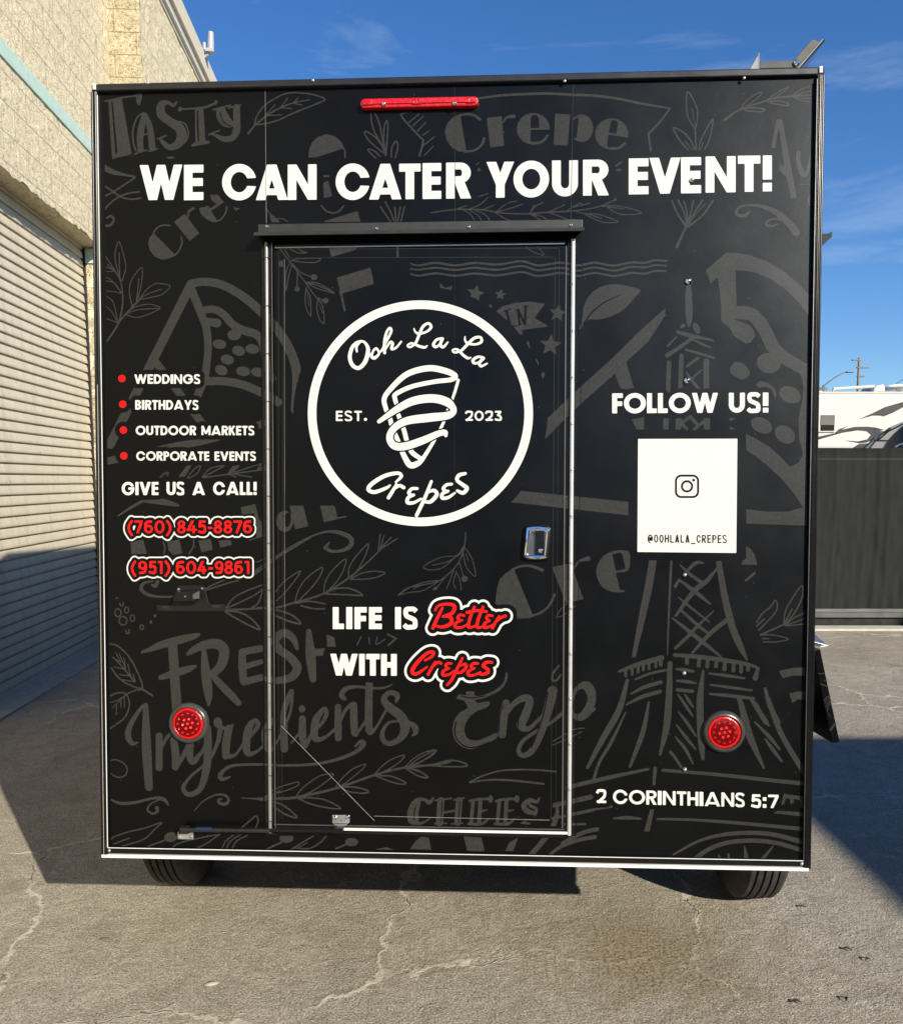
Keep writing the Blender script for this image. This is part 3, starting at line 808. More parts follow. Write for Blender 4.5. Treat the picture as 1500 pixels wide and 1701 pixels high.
# groove of the door skin
for q in ((471, 428, 468.5, 1362, 0.9), (472.5, 428, 920.5, 426.5, 0.7), (922, 427, 915, 1362, 0.7), (929, 413, 923, 1370, 0.5), (463, 415, 462, 1370, 0.9), (462, 413.5, 927, 411.5, 0.8)):
    b = MB(); strip(b, *q, DY - 0.0006, 0.0005); b.link('door_groove', MAT['groove'], DOOR)
b = MB(); strip(b, 472.8, 430, 473, 1208, 0.38, DY - 0.0012, 0.0005); b.link('groove_edge', plain('worn_film_edge', (0.22, 0.22, 0.21), 0.4, var=0.5, scale=9), DOOR)
b = MB(); strip(b, 467, 1206, 622, 1364, 0.40, DY - 0.0022, 0.0010); b.link('loose_trim_strip', plain('thin_film_edge', (0.36, 0.36, 0.34), 0.4, var=0.3, scale=12), DOOR)
b = MB(); strip(b, 621.5, 1356.2, 913, 1363, 0.34, DY - 0.0022, 0.0010); b.link('loose_trim_strip', plain('thin_film_edge', (0.36, 0.36, 0.34), 0.4, var=0.3, scale=12), DOOR)
b = MB(); strip(b, 755, 440, 755, 860, 0.25, DY - 0.0006, 0.0005); b.link('wrap_seam', MAT['seam_faint'], DOOR)

# chrome paddle latch
def rr(x0, y0, x1, y1, r, d, bow=0.0, n=6):
    """rounded outline in image pixels at depth d; bow swells the top and bottom"""
    pts = []
    for cx, cy, a0 in ((x1 - r, y0 + r, -90), (x1 - r, y1 - r, 0), (x0 + r, y1 - r, 90), (x0 + r, y0 + r, 180)):
        for i in range(n + 1):
            t = R(a0 + 90 * i / n); pts.append((cx + r * math.cos(t), cy + r * math.sin(t)))
    xc = (x0 + x1) / 2; hw = (x1 - x0) / 2; out = []
    for x, y in pts:
        k = max(0, 1 - ((x - xc) / hw) ** 2) * bow
        out.append(art(x, y - k if y < (y0 + y1) / 2 else y + k, d))
    # swelling also needs points along the flat sides
    return out
def rr2(x0, y0, x1, y1, r, d, bow):
    o = []; xc = (x0 + x1) / 2; hw = (x1 - x0) / 2
    def B(x): return bow * max(0, 1 - ((x - xc) / hw) ** 2)
    N = 14
    for i in range(N + 1):
        x = x0 + r + (x1 - x0 - 2 * r) * i / N; o.append((x, y0 - B(x)))
    for i in range(1, 6):
        t = R(-90 + 90 * i / 6); o.append((x1 - r + r * math.cos(t), y0 + r + r * math.sin(t)))
    for i in range(N + 1):
        x = x1 - r - (x1 - x0 - 2 * r) * i / N; o.append((x, y1 + B(x)))
    for i in range(1, 6):
        t = R(90 + 90 * i / 6); o.append((x0 + r + r * math.cos(t), y1 - r + r * math.sin(t)))
    return [art(x, y, d) for x, y in o]
def ringplate(mb, outer, inner, d):
    """plate with an opening: outer and inner have the same count"""
    n = len(outer); d = Vector(d)
    V = [Vector(p) for p in outer] + [Vector(p) for p in inner] + [Vector(p) + d for p in outer] + [Vector(p) + d for p in inner]
    F = []
    for i in range(n):
        j = (i + 1) % n
        F += [(i, j, n + j, n + i), (2 * n + i, 3 * n + i, 3 * n + j, 2 * n + j), (i, 2 * n + i, 2 * n + j, j), (n + i, n + j, 3 * n + j, 3 * n + i)]
    mb.add(V, F)
b = MB()
lay = []
for ins, dep in ((0, DY - 0.001), (0.3, DY - 0.010), (2.2, DY - 0.0175), (5.0, DY - 0.0185), (6.8, DY - 0.016), (7.6, DY - 0.006)):
    lay.append(rr2(868.8 + ins, 875.6 + ins, 915.2 - ins, 928.0 - ins, 4.2, dep, 3.6 * (1 - ins / 9)))
nn = len(lay[0]); V = [p for ring in lay for p in ring]; F = []
for i in range(len(lay) - 1):
    for j in range(nn):
        F.append((i * nn + j, i * nn + (j + 1) % nn, (i + 1) * nn + (j + 1) % nn, (i + 1) * nn + j))
F.append(tuple(range((len(lay) - 1) * nn, len(lay) * nn)))
b.add(V, F)
HD = b.link('door_latch', MAT['chrome'], TRL, smooth=True)
b = MB(); abox(b, 888.5, 883, 904, 921, DY - 0.0150, DY - 0.006); b.link('paddle', plain('chrome_dark_reflection', (0.075, 0.078, 0.085), 0.14, metal=0.9, var=0.1), HD, bevel=0.0012)  # dark reflection of whoever stands in front, put into the chrome colour
b = MB(); abox(b, 875.5, 885, 886.5, 922, DY - 0.0095, DY - 0.0062); b.link('finger_recess', plain('recess_grey', (0.16, 0.155, 0.15), 0.3, metal=0.7), HD)
b = MB(); b.dome(art(880, 884.5, DY - 0.0095), (0, -1, 0), 0.0075, 0.005); b.link('button', MAT['chrome'], HD, smooth=True)
b = MB(); b.dome(art(898, 915, DY - 0.0150), (0, -1, 0), 0.0072, 0.004); b.link('lock', MAT['chrome'], HD, smooth=True)

# door catch at the foot, with its rod
b = MB(); b.prism([art(x, y, DY - 0.0012) for x, y in ((552, 1354), (581, 1354), (581, 1366), (575, 1371.5), (567, 1375), (558, 1372), (552.5, 1367))], (0, -0.003, 0))
CT = b.link('door_catch', MAT['zinc'], TRL, bevel=0.0008)
domes('bolt', MAT['chrome'], CT, ((556.5, 1359), (577, 1358)), 0.0068, 0.006, DY - 0.0042)
b = MB(); abox(b, 555, 1368.4, 579, 1369.3, DY - 0.0050, DY - 0.0043); b.link('crease', MAT['dark'], CT)
domes('hole', MAT['dark'], CT, ((566.5, 1364),), 0.002, 0.0004, DY - 0.0042)
b = MB(); y = -0.030; b.tube([art(447, 1379.5, y), art(556, 1380.5, y)], 0.0050, 12); abox(b, 554, 1377, 570, 1385, -0.036, -0.0165); b.link('hold_open_rod', MAT['gloss_black'], TRL, smooth=True)
# gas strut hold-back on the panel
b = MB(); y = -0.032
b.tube([art(300, 1378.5, y), art(312, 1379, y)], 0.0072, 14); b.tube([art(312, 1379, y), art(449, 1380.5, y)], 0.0062, 14)
b.prism([art(x, yy, -0.026) for x, yy in ((299, 1374.5), (313, 1373), (313, 1386), (296, 1386))], (0, 0.012, 0))
ST = b.link('gas_strut', MAT['satin_black'], TRL, smooth=True)
b = MB(); b.tube([art(326, 1377.6, y - 0.0009), art(352, 1377.9, y - 0.0009)], 0.0060, 14); b.link('strut_label', plain('blue_strut_label', (0.004, 0.022, 0.055), 0.4), ST, smooth=True)
b = MB(); abox(b, 295, 1383, 321, 1395, -0.006, 0.0015)
b.link('bracket', MAT['zinc'], ST, bevel=0.001)
domes('screw', MAT['chrome'], ST, ((298.5, 1392), (317.5, 1391)), 0.0042, 0.003, -0.006)

# number plate bracket with its lamp
pts = [(261, 1005), (286, 1005), (289, 1000), (296, 974.5), (299, 972.5), (337, 972.5), (340, 975), (347.5, 1001), (350.5, 1003.5), (374, 1003.5), (374, 1015.5), (261, 1015.5)]
b = MB(); b.prism([art(x, y, -0.0012) for x, y in pts], (0, -0.0042, 0))
PB = b.link('plate_bracket', plain('black_plastic', (0.009, 0.0088, 0.0085), 0.36, spec=0.3, var=0.2), TRL, bevel=0.0009)
b = MB(); b.prism([art(x, y, -0.0054) for x, y in ((297, 981), (332, 978.5), (332, 996), (320, 996.5), (293, 996.5))], (0, -0.030, -0.004))
PL = b.link('plate_lamp', MAT['gloss_black'], TRL, bevel=0.003)
b = MB(); b.prism([art(x, y, -0.0355) for x, y in ((320.5, 988), (331.5, 981), (331.5, 994.5), (320.5, 995))], (0, -0.0012, 0)); b.link('lens', plain('clear_lens', (0.07, 0.07, 0.068), 0.15), PL)
b = MB(); b.dome(art(308, 991, -0.0358), (0, -1, 0), 0.0032, 0.003); b.link('screw', MAT['chrome'], PL, smooth=True)
domes('screw', MAT['chrome'], PB, ((297, 979), (336, 978)), 0.0044, 0.003, -0.0054)
for q in ((269, 1007.3, 281, 1011), (352.5, 1005.6, 365, 1009.6)):
    b = MB(); abox(b, *q, -0.0058, -0.005); b.link('slot', MAT['dark'], PB)

# round tail lights in rubber grommets
tl = NT('tail_light_lens')
to = tl.obj()
# moulded prisms in a fine grid, over a ring of reflector cups
tv = tl.n('ShaderNodeTexVoronoi', {'Vector': to, 'Scale': 105.0, 'Randomness': 0.18})
tv2 = tl.n('ShaderNodeTexVoronoi', {'Vector': to, 'Scale': 430.0, 'Randomness': 0.5})
cup = tl.ramp(tv.outputs['Distance'], (0.10, 1.0), (0.26, 0.25), (0.42, 0.0))
prs = tl.ramp(tv2.outputs['Distance'], (0.12, 1.0), (0.5, 0.0))
f = tl.math('ADD', tl.math('MULTIPLY', cup, 0.65), tl.math('MULTIPLY', prs, 0.35))
tl.p(Base_Color=tl.ramp(f, (0.03, (0.10, 0.0008, 0.0015)), (0.30, (0.34, 0.002, 0.004)), (0.8, (0.80, 0.008, 0.012))), Roughness=0.25)
tl.set(tl.b.inputs['Specular IOR Level'], 0.12)
tl.p(Normal=tl.bump(f, 0.4, 0.003))
led_m = plain('led_cup', (0.90, 0.03, 0.035), 0.16, spec=0.7, var=0.1)
rim_red = plain('bright_red_lens_rim', (0.80, 0.006, 0.010), 0.2, var=0.15, scale=160, bump=0.3)
for px, py in ((314.5, 1201.0), (1201.5, 1215.5)):
    c = art(px, py, 0.0)
    b = MB(); b.lathe([(0.0622, -0.001), (0.0622, 0.004), (0.060, 0.011), (0.055, 0.0155), (0.0505, 0.0165), (0.0485, 0.013), (0.0470, 0.004)], c, (0, -1, 0), 64)
    GR = b.link('tail_light', MAT['grommet'], TRL, smooth=True)
    b = MB(); b.lathe([(0.0468, 0.002), (0.0468, 0.0105), (0.044, 0.0125), (0.03, 0.0142), (0.015, 0.0150), (0.0004, 0.0152)], c, (0, -1, 0), 64)
    b.link('lens', tl.m, GR, smooth=True)
    b = MB(); b.lathe([(0.0467, 0.0030), (0.0467, 0.0112), (0.0452, 0.0128), (0.0420, 0.0136), (0.0405, 0.0124)], c, (0, -1, 0), 64); b.link('lens_rim', rim_red, GR, smooth=True)
    for k in range(19):
        ring = 0 if k == 0 else (1 if k < 7 else 2)
        aa = 0 if k == 0 else (k - 1) * math.pi / 3 + 0.2 if k < 7 else (k - 7) * math.pi / 6
        q = (0, 0.0150, 0.0300)[ring]
        b = MB(); b.lathe([(0.0040, -0.002), (0.0038, 0.0012), (0.0026, 0.0019), (0.0008, 0.0006)], (c[0] + q * math.cos(aa), -0.0140 + (0.0015 if ring == 2 else 0), c[2] + q * math.sin(aa)), (0, -1, 0), 10)
        b.link('led', led_m, GR, smooth=True)
# running gear
wheel_c = [local((1.138, 3.131, 0.331)), local((-1.059, 3.243, 0.331))]
wx = (wheel_c[0] + wheel_c[1]) / 2
tyre = NT('tyre_rubber')
ty = tyre.obj()
tsx = tyre.n('ShaderNodeSeparateXYZ', {'Vector': ty})
tang = tyre.math('ARCTAN2', tsx.outputs[2], tsx.outputs[1])
trad = tyre.math('SQRT', tyre.math('ADD', tyre.math('MULTIPLY', tsx.outputs[1], tsx.outputs[1]), tyre.math('MULTIPLY', tsx.outputs[2], tsx.outputs[2])))
side = tyre.math('SIGN', tsx.outputs[0])
ph = tyre.math('ADD', tyre.math('MULTIPLY', tang, 60.0), tyre.math('MULTIPLY', tsx.outputs[0], 190.0))
sipe = tyre.math('MULTIPLY', tyre.math('LESS_THAN', tyre.math('ABSOLUTE', tyre.math('SINE', ph)), 0.085), tyre.math('GREATER_THAN', trad, 0.3255))
tc_ = tyre.ramp(tyre.noise(ty, 24, 5, 0.6), (0.3, (0.016, 0.0145, 0.0125)), (0.72, (0.050, 0.044, 0.035)))
tc_ = tyre.mix(tyre.math('MULTIPLY', sipe, 0.9), tc_, (0.006, 0.006, 0.006))
groov = tyre.math('MULTIPLY', tyre.math('LESS_THAN', trad, 0.3245), tyre.math('LESS_THAN', tyre.math('ABSOLUTE', tsx.outputs[0]), 0.05))
tc_ = tyre.mix(groov, tc_, (0.006, 0.006, 0.006))
tyre.p(Base_Color=tc_, Roughness=0.85)
tyre.p(Normal=tyre.bump(tyre.math('SUBTRACT', tyre.noise(ty, 200, 3, 0.6), tyre.math('MULTIPLY', sipe, 2.0)), 0.4, 0.002))
for c in wheel_c:
    b = MB()
    # cross-section with four tread grooves
    prof = [(0.17, -0.07), (0.215, -0.084), (0.268, -0.089), (0.300, -0.082), (0.322, -0.066)]
    tread = []
    for gx in (-0.039, -0.013, 0.013, 0.039):
        tread += [(0.331 - 2.2 * (gx - 0.004) ** 2, gx - 0.0042), (0.320, gx - 0.003), (0.320, gx + 0.003), (0.331 - 2.2 * (gx + 0.004) ** 2, gx + 0.0042)]
    prof = prof + [(0.3268, -0.058)] + tread + [(0.3268, 0.058)] + [(q, -h) for q, h in reversed(prof[:5])]
    b.lathe(prof, (0, 0, 0), (1, 0, 0), 72, True)
    TY = b.link('wheel', tyre.m, TRL, smooth=True)
    TY.location = c
    TY.data.set_sharp_from_angle(angle=R(25))
    b = MB(); b.lathe([(0.0005, -0.05), (0.06, -0.06), (0.13, -0.03), (0.17, -0.07), (0.172, 0.07), (0.13, 0.03), (0.0005, 0.03)], (0, 0, 0), (1, 0, 0), 36); b.link('rim', MAT['dull_metal'], TY, smooth=True)
b = MB(); b.tube([wheel_c[1] + Vector((0.06, 0, -0.02)), wheel_c[0] + Vector((-0.06, 0, -0.02))], 0.035, 12); b.link('axle', MAT['dark'], TRL, smooth=True)
for s, c in ((1, wheel_c[0]), (-1, wheel_c[1])):
    b = MB(); P = []
    for i in range(13):
        t = R(20 + 140 * i / 12); P.append((c.x - 0.09, c.y + 0.40 * math.cos(t), c.z + 0.37 * math.sin(t)))
    Q = [(x, y * 1.0 + (0.012 if y > c.y else -0.012), z + 0.012) for x, y, z in reversed(P)]
    b.prism(P + Q, (0.19, 0, 0)); b.link('fender', MAT['satin_black'], TRL)
b = MB()
b.box(-0.85, -0.79, 0.45, TL - 0.1, -0.06, 0.009); b.box(0.79, 0.85, 0.45, TL - 0.1, -0.06, 0.009)
for y in (0.5, 1.4, 2.2, 3.0): b.box(-0.7895, 0.7895, y, y + 0.05, -0.05, 0.008)
b.box(-0.06, 0.06, TL - 0.2, TL + 0.95, -0.075, 0.0)
b.tube([(0, TL + 0.75, -0.06), (0, TL + 0.75, 0.42)], 0.035, 12)
b.link('chassis', MAT['dark'], TRL)
# hidden strip added on the left roof edge to cast shade on the warehouse door
b = MB(); b.prism([(-1.03, 0.07, TH), (-1.03, 3.4, TH), (-1.03, 3.4, TH + 0.56), (-1.03, 0.46, TH + 0.215), (-1.03, 0.07, TH + 0.004)], (0.04, 0, 0)); b.link('roof_shade_caster', MAT['satin_black'], TRL)

# right side: open hatch with its own drip cap, and a drip rail higher up
def wpt(px, py, Y):
    """point in the trailer's frame lying Y metres down the yard at an image pixel"""
    t = R(-6.2); a = (px - 750) / FPX; b = -(py - 948) / FPX
    d = Vector((a, math.cos(t) - b * math.sin(t), math.sin(t) + b * math.cos(t)))
    return local(Vector((0, 0, CAM_H)) + d * (Y / d.y))
HYY = 2.60
near = [wpt(1340, 1080, HYY), wpt(1362.5, 1078, HYY), wpt(1395, 1233, HYY), wpt(1382.5, 1235, HYY)]
near[0] = wpt(1350.5, 1080, HYY)
b = MB(); b.prism(near, (0, 0.62, 0))
HT = b.link('side_hatch', MAT['vinyl'], TRL, bevel=0.002)
# print on its edge
def hlerp(u, v):
    a = near[0].lerp(near[3], v); c = near[1].lerp(near[2], v); q = a.lerp(c, u); return Vector((q.x, q.y - 0.0006, q.z))
b = MB()
def hs_(pts, w):
    for (u0, v0), (u1, v1) in zip(pts[:-1], pts[1:]):
        p, q = hlerp(u0, v0), hlerp(u1, v1); d = (q - p).normalized(); n_ = Vector((-d.z, 0, d.x)) * w
        b.prism([p + n_, q + n_, q - n_, p - n_], (0, -0.0008, 0))
hs_([(0.02, 0.25), (0.95, 0.26)], 0.0012); hs_([(0.02, 0.36), (0.95, 0.40)], 0.0016); hs_([(0.5, 0.33), (0.95, 0.33)], 0.0009)
hs_([(0.02, 0.545), (0.45, 0.51), (0.98, 0.505)], 0.0019); hs_([(0.05, 0.575), (0.45, 0.54), (0.98, 0.525)], 0.0014)
hs_([(0.05, 0.615), (0.5, 0.57), (0.95, 0.55)], 0.0016); hs_([(0.15, 0.66), (0.5, 0.60), (0.95, 0.555)], 0.0014); hs_([(0.25, 0.67), (0.5, 0.73)], 0.0012); hs_([(0.8, 0.56), (0.9, 0.64)], 0.001)
hs_([(0.05, 0.86), (0.97, 0.79)], 0.0036)
b.link('wrap_doodles', MAT['doodle'], HT)
b = MB()
c0 = [wpt(1338, 1062, 2.58), wpt(1353, 1066, 2.58), wpt(1375, 1072.5, 2.58), wpt(1364, 1074.5, 2.58), wpt(1338, 1070, 2.58)]
b.prism(c0, (0, 0.40, 0.09)); b.link('hatch_drip_cap', plain('grey_drip_cap', (0.10, 0.11, 0.125), 0.3, metal=0.4), TRL, bevel=0.001)
b = MB(); b.tube([wpt(1362.5, 1074.6, 2.578), wpt(1375.5, 1072.3, 2.578)], 0.0020, 6); b.link('cut_edge', MAT['white_trim'], TRL)
b = MB(); b.prism([wpt(x, y, 2.60) for x, y in ((1350, 389), (1364, 388), (1375, 387.6), (1382.5, 384), (1382, 393), (1374, 397), (1365, 403), (1350, 406))], (0, 0.7, 0)); b.link('window_drip_rail', MAT['vinyl'], TRL)

# flood light on the roof edge
FLY = 0.16
def rf(px, py, y=FLY): return Vector(art(px, py, y))
b = MB(); b.prism([rf(1240, 124), rf(1261, 88), rf(1261, 124)], (0, 0.004, 0)); b.prism([rf(1259.8, 87), rf(1261.6, 87), rf(1261.6, 124), rf(1259.8, 124)], (0, 0.10, 0))
FL = b.link('flood_light_bracket', plain('pale_bracket_plate', (0.19, 0.21, 0.23), 0.35, metal=0.3), TRL)
b = MB(); b.prism([rf(1262, 101.5), rf(1318, 99.8), rf(1322, 104), rf(1322, 111.5), rf(1318, 111.5), rf(1262, 112.5)], (0, 0.006, 0)); b.prism([rf(1262, 101.5, FLY + 0.13), rf(1320, 99.8, FLY + 0.13), rf(1320, 111.5, FLY + 0.13), rf(1262, 112.5, FLY + 0.13)], (0, 0.006, 0))
b.box(rf(1262, 105).x, rf(1266, 105).x, FLY + 0.0065, FLY + 0.1295, rf(1262, 112).z, rf(1262, 102).z)
b.link('arm', plain('grey_powder_coat', (0.060, 0.060, 0.055), 0.5, spec=0.3), FL, bevel=0.001)
b = MB(); b.prism([rf(1314.5, 103, FLY + 0.007), rf(1347, 66, FLY + 0.007), rf(1351, 63.8, FLY + 0.007), rf(1357, 65.5, FLY + 0.007), rf(1361.5, 70, FLY + 0.007), rf(1324.5, 115, FLY + 0.007)], (0, 0.122, 0))
b.link('lamp_head', plain('grey_cast_housing', (0.068, 0.068, 0.062), 0.5, spec=0.3), FL, bevel=0.002)
b = MB(); b.prism([rf(1325, 115.5, FLY - 0.004), rf(1369, 63.8, FLY - 0.004), rf(1371.5, 65.5, FLY - 0.004), rf(1327.5, 116.5, FLY - 0.004)], (0, 0.146, 0)); b.link('glass', plain('lamp_glass', (0.02, 0.02, 0.022), 0.1), FL, bevel=0.0008)
b = MB(); b.prism([rf(1323, 114, FLY - 0.002), rf(1366, 64.4, FLY - 0.002), rf(1368.5, 64, FLY - 0.002), rf(1325, 115.4, FLY - 0.002)], (0, 0.14, 0)); b.link('bezel', plain('grey_bezel', (0.16, 0.16, 0.15), 0.4), FL)
b = MB(); b.lathe([(0.009, 0), (0.009, 0.006), (0.006, 0.009), (0.003, 0.009), (0.0025, 0.005), (0.0004, 0.005)], rf(1322.5, 104.5), (0, -1, 0), 18); b.link('pivot_bolt', MAT['chrome'], FL, smooth=True)
b = MB(); b.prism([rf(1302, 116, FLY + 0.03), rf(1305, 112, FLY + 0.03), rf(1321, 112, FLY + 0.03), rf(1325, 116, FLY + 0.03)], (0, 0.05, 0)); b.link('cable_gland', MAT['dark'], FL)
b = MB(); b.tube([rf(1369, 66, FLY + 0.1), rf(1350, 92, FLY + 0.1), rf(1332, 122, FLY + 0.1)], 0.0013, 6); b.link('cable', MAT['dark'], FL)

# ------------------------------------------------------------------ wrap artwork: outlines -> one clean flat sheet per colour
GX0, GY0, GNX, GNY = 146, 106, 1236, 1356
class Lay:
    """signed distance of a print colour on the image pixel grid (negative inside)"""
    def __init__(s, ox=GX0, oy=GY0, nx=GNX, ny=GNY):
        s.ox, s.oy, s.nx, s.ny = ox, oy, nx, ny
        s.f = np.full((ny, nx), 60.0, np.float32)
    def win(s, x0, y0, x1, y1):
        i0 = max(0, int(math.floor(x0 - s.ox))); i1 = min(s.nx, int(math.ceil(x1 - s.ox)) + 1)
        j0 = max(0, int(math.floor(y0 - s.oy))); j1 = min(s.ny, int(math.ceil(y1 - s.oy)) + 1)
        return (i0, i1, j0, j1) if i1 > i0 and j1 > j0 else None
    def put(s, w, d, cut):
        i0, i1, j0, j1 = w
        v = s.f[j0:j1, i0:i1]
        if cut: np.maximum(v, -d, out=v)
        else: np.minimum(v, d, out=v)
    def cap(s, pts, cut=False, M=16):
        """round brush: pts of (x, y, full width)"""
        for (xa, ya, wa), (xb, yb, wb) in zip(pts[:-1], pts[1:]):
            r = max(wa, wb) / 2 + M
            w = s.win(min(xa, xb) - r, min(ya, yb) - r, max(xa, xb) + r, max(ya, yb) + r)
            if not w: continue
            X = (np.arange(w[0], w[1], dtype=np.float32) + s.ox)[None, :]; Y = (np.arange(w[2], w[3], dtype=np.float32) + s.oy)[:, None]
            dx, dy = xb - xa, yb - ya; L = dx * dx + dy * dy
            t = np.clip(((X - xa) * dx + (Y - ya) * dy) / L, 0, 1) if L > 1e-9 else 0 * X * Y
            s.put(w, np.hypot(X - xa - t * dx, Y - ya - t * dy) - (wa + (wb - wa) * t) / 2, cut)
    def poly(s, pts, cut=False, M=16):
        p = np.array(pts, np.float32)
        w = s.win(p[:, 0].min() - M, p[:, 1].min() - M, p[:, 0].max() + M, p[:, 1].max() + M)
        if not w: return
        X = (np.arange(w[0], w[1], dtype=np.float32) + s.ox)[None, :] + 0.0013; Y = (np.arange(w[2], w[3], dtype=np.float32) + s.oy)[:, None] + 0.0017
        D = np.full((w[3] - w[2], w[1] - w[0]), 1e9, np.float32); ins = np.zeros(D.shape, bool)
        q = np.roll(p, -1, 0)
        for (xa, ya), (xb, yb) in zip(p, q):
            dx, dy = xb - xa, yb - ya; L = dx * dx + dy * dy
            if L < 1e-9: continue
            t = np.clip(((X - xa) * dx + (Y - ya) * dy) / L, 0, 1)
            np.minimum(D, (X - xa - t * dx) ** 2 + (Y - ya - t * dy) ** 2, out=D)
            if ya != yb:
                c = (ya > Y) != (yb > Y)
                ins ^= c & (X < (xb - xa) * (Y - ya) / (yb - ya) + xa)
        D = np.sqrt(D)
        s.put(w, np.where(ins, -D, D), cut)
def cr_(pts, closed=False, k=7):
    """Catmull-Rom through the points (any number of components)"""
    P = np.array(pts, float); n = len(P)
    if n < 3: return [tuple(p) for p in P]
    out = []
    for i in range(n if closed else n - 1):
        p1, p2 = P[i], P[(i + 1) % n]
        p0 = P[(i - 1) % n] if (closed or i > 0) else 2 * p1 - p2
        p3 = P[(i + 2) % n] if (closed or i + 2 < n) else 2 * p2 - p1
        for j in range(k):
            t = j / k
            out.append(tuple(0.5 * (2 * p1 + (p2 - p0) * t + (2 * p0 - 5 * p1 + 4 * p2 - p3) * t * t + (3 * p1 - p0 - 3 * p2 + p3) * t ** 3)))
    if not closed: out.append(tuple(P[-1]))
    return out
LAYER = None; TX = TY_ = 0.0; TS = 5.0
def tile(x, y, s=5.0):
    global TX, TY_, TS
    TX, TY_, TS = x, y, s
def g_(x, y): return (TX + x / TS, TY_ + y / TS)
def nums(t, k): 
    v = [float(a) for a in t.replace(',', ' ').split()]
    return [tuple(v[i:i + k]) for i in range(0, len(v), k)]
def S(w, t, cut=False, sm=True):
    """strokes, several separated by ';' ; w a width or a list spread along the stroke"""
    for part in t.split(';'):
        p = nums(part, 2)
        ws = w if hasattr(w, '__len__') else (w, w)
        n = len(p)
        q = [(*g_(x, y), float(np.interp(i / max(1, n - 1), np.linspace(0, 1, len(ws)), ws)) / TS) for i, (x, y) in enumerate(p)]
        LAYER.cap(cr_(q) if sm else q, cut)
def S3(t, cut=False):
    for part in t.split(';'):
        LAYER.cap(cr_([(*g_(x, y), w / TS) for x, y, w in nums(part, 3)]), cut)
def Pg(t, cut=False):
    for part in t.split(';'): LAYER.poly([g_(x, y) for x, y in nums(part, 2)], cut)
def Qg(t, cut=False):
    for part in t.split(';'): LAYER.poly(cr_([g_(x, y) for x, y in nums(part, 2)], True), cut)
def El(cx, cy, rx, ry, a=0, cut=False):
    a = R(a); pts = []
    for i in range(40):
        t = 2 * math.pi * i / 40; x = rx * math.cos(t); y = ry * math.sin(t)
        pts.append(g_(cx + x * math.cos(a) - y * math.sin(a), cy + x * math.sin(a) + y * math.cos(a)))
    LAYER.poly(pts, cut)
def Ring(cx, cy, rx, ry, w, a=0, n=40):
    a = R(a); pts = []
    for i in range(n + 1):
        t = 2 * math.pi * i / n; x = rx * math.cos(t); y = ry * math.sin(t)
        pts.append((*g_(cx + x * math.cos(a) - y * math.sin(a), cy + x * math.sin(a) + y * math.cos(a)), w / TS))
    LAYER.cap(pts)
def Star(cx, cy, r, a):
    Pg(' '.join('%f %f' % (cx + (r if i % 2 == 0 else r * 0.45) * math.sin(R(a + 36 * i)), cy - (r if i % 2 == 0 else r * 0.45) * math.cos(R(a + 36 * i))) for i in range(10)))

# ---- grey doodles
DOOD = LAYER = Lay()
tile(150, 120)   # TASTY
Pg('150 235 262 215 345 675 300 690 225 705 182 720 165 480'); S(14, '68 246 150 232 265 207 385 190'); Qg('385 160 405 147 425 155 430 200 415 262 395 267 380 225')
Pg('174 242 186 242 225 655 219 678 208 668', True)
S(14, '380 650 360 590 352 500 368 420 400 360 440 335'); S((50, 58, 50), '418 640 413 540 428 440 452 355'); S((44, 52, 56), '452 352 488 430 505 520 515 628'); S(14, '430 515 500 505'); S(15, '368 677 420 655 468 645; 487 653 558 633')
S3('712 250 16 690 272 26 640 246 32 590 270 64 590 345 72 660 405 70 735 455 80 760 520 84 730 590 70 660 620 50 605 580 36 575 545 14'); S(12, '700 400 780 420 815 490 800 560 770 590'); S(14, '690 268 718 244; 562 550 630 522')
S3('735 303 14 860 297 15 960 285 18 1030 258 20'); El(745, 303, 17, 22, 20); El(1043, 246, 14, 19)
Pg('870 300 940 290 955 560 1000 575 985 590 840 615 835 602 872 575'); Pg('886 312 897 312 904 560 893 575 886 440', True)
Pg('1040 300 1115 280 1130 320 1185 410 1190 445 1130 445 1075 395 1052 330'); S(12, '1050 315 1062 390 1110 440 1160 450 1190 432'); S(9, '1078 330 1092 380 1130 428 1165 442', True); S(14, '1022 308 1100 286 1165 270; 1150 292 1250 268')
S3('1215 290 58 1217 400 60 1215 480 60 1180 540 54 1110 552 44 1050 525 28 1005 510 14'); S(15, '985 516 1070 480')
Qg('630 705 665 697 706 705 665 717')
Pg('108 746 150 782 220 815 300 843 372 855 374 875 300 862 200 850 140 832 108 805'); S(14, '372 872 300 920 200 985 115 1030; 110 935 170 975 250 1030 340 1052 425 1042; 412 990 330 1000 240 1030 160 1090 110 1150'); S(20, '122 1270 160 1272 196 1225 172 1192 142 1205')
S(13, '525 1330 555 1290 600 1268 665 1270'); Pg('695 1240 785 1172 905 1335 825 1400'); S((14, 20, 24), '812 1195 818 1155 855 1128')
Pg('903 1122 945 1118 975 1106 990 1118 998 1140 1052 1226 1058 1240 1020 1243 960 1216 915 1167'); Pg('993 1015 1060 1013 1110 1076 1003 1148 990 1132 1050 1092 1010 1060'); S(13, '1045 1237 1090 1215 1125 1160 1133 1112'); Pg('1185 1117 1246 1128 1205 1148')
tile(400, 120)
S(12, '115 435 130 370 190 280 300 205 400 168 520 170 610 185 700 222 600 270 450 330 320 390 220 420 115 435'); S((14, 18), '115 437 62 505'); S((16, 10), '115 435 220 355 330 290 440 250 567 225'); S(9, '212 348 285 265; 330 290 390 210; 430 255 480 205; 200 358 340 350; 330 290 425 298; 440 255 508 268')
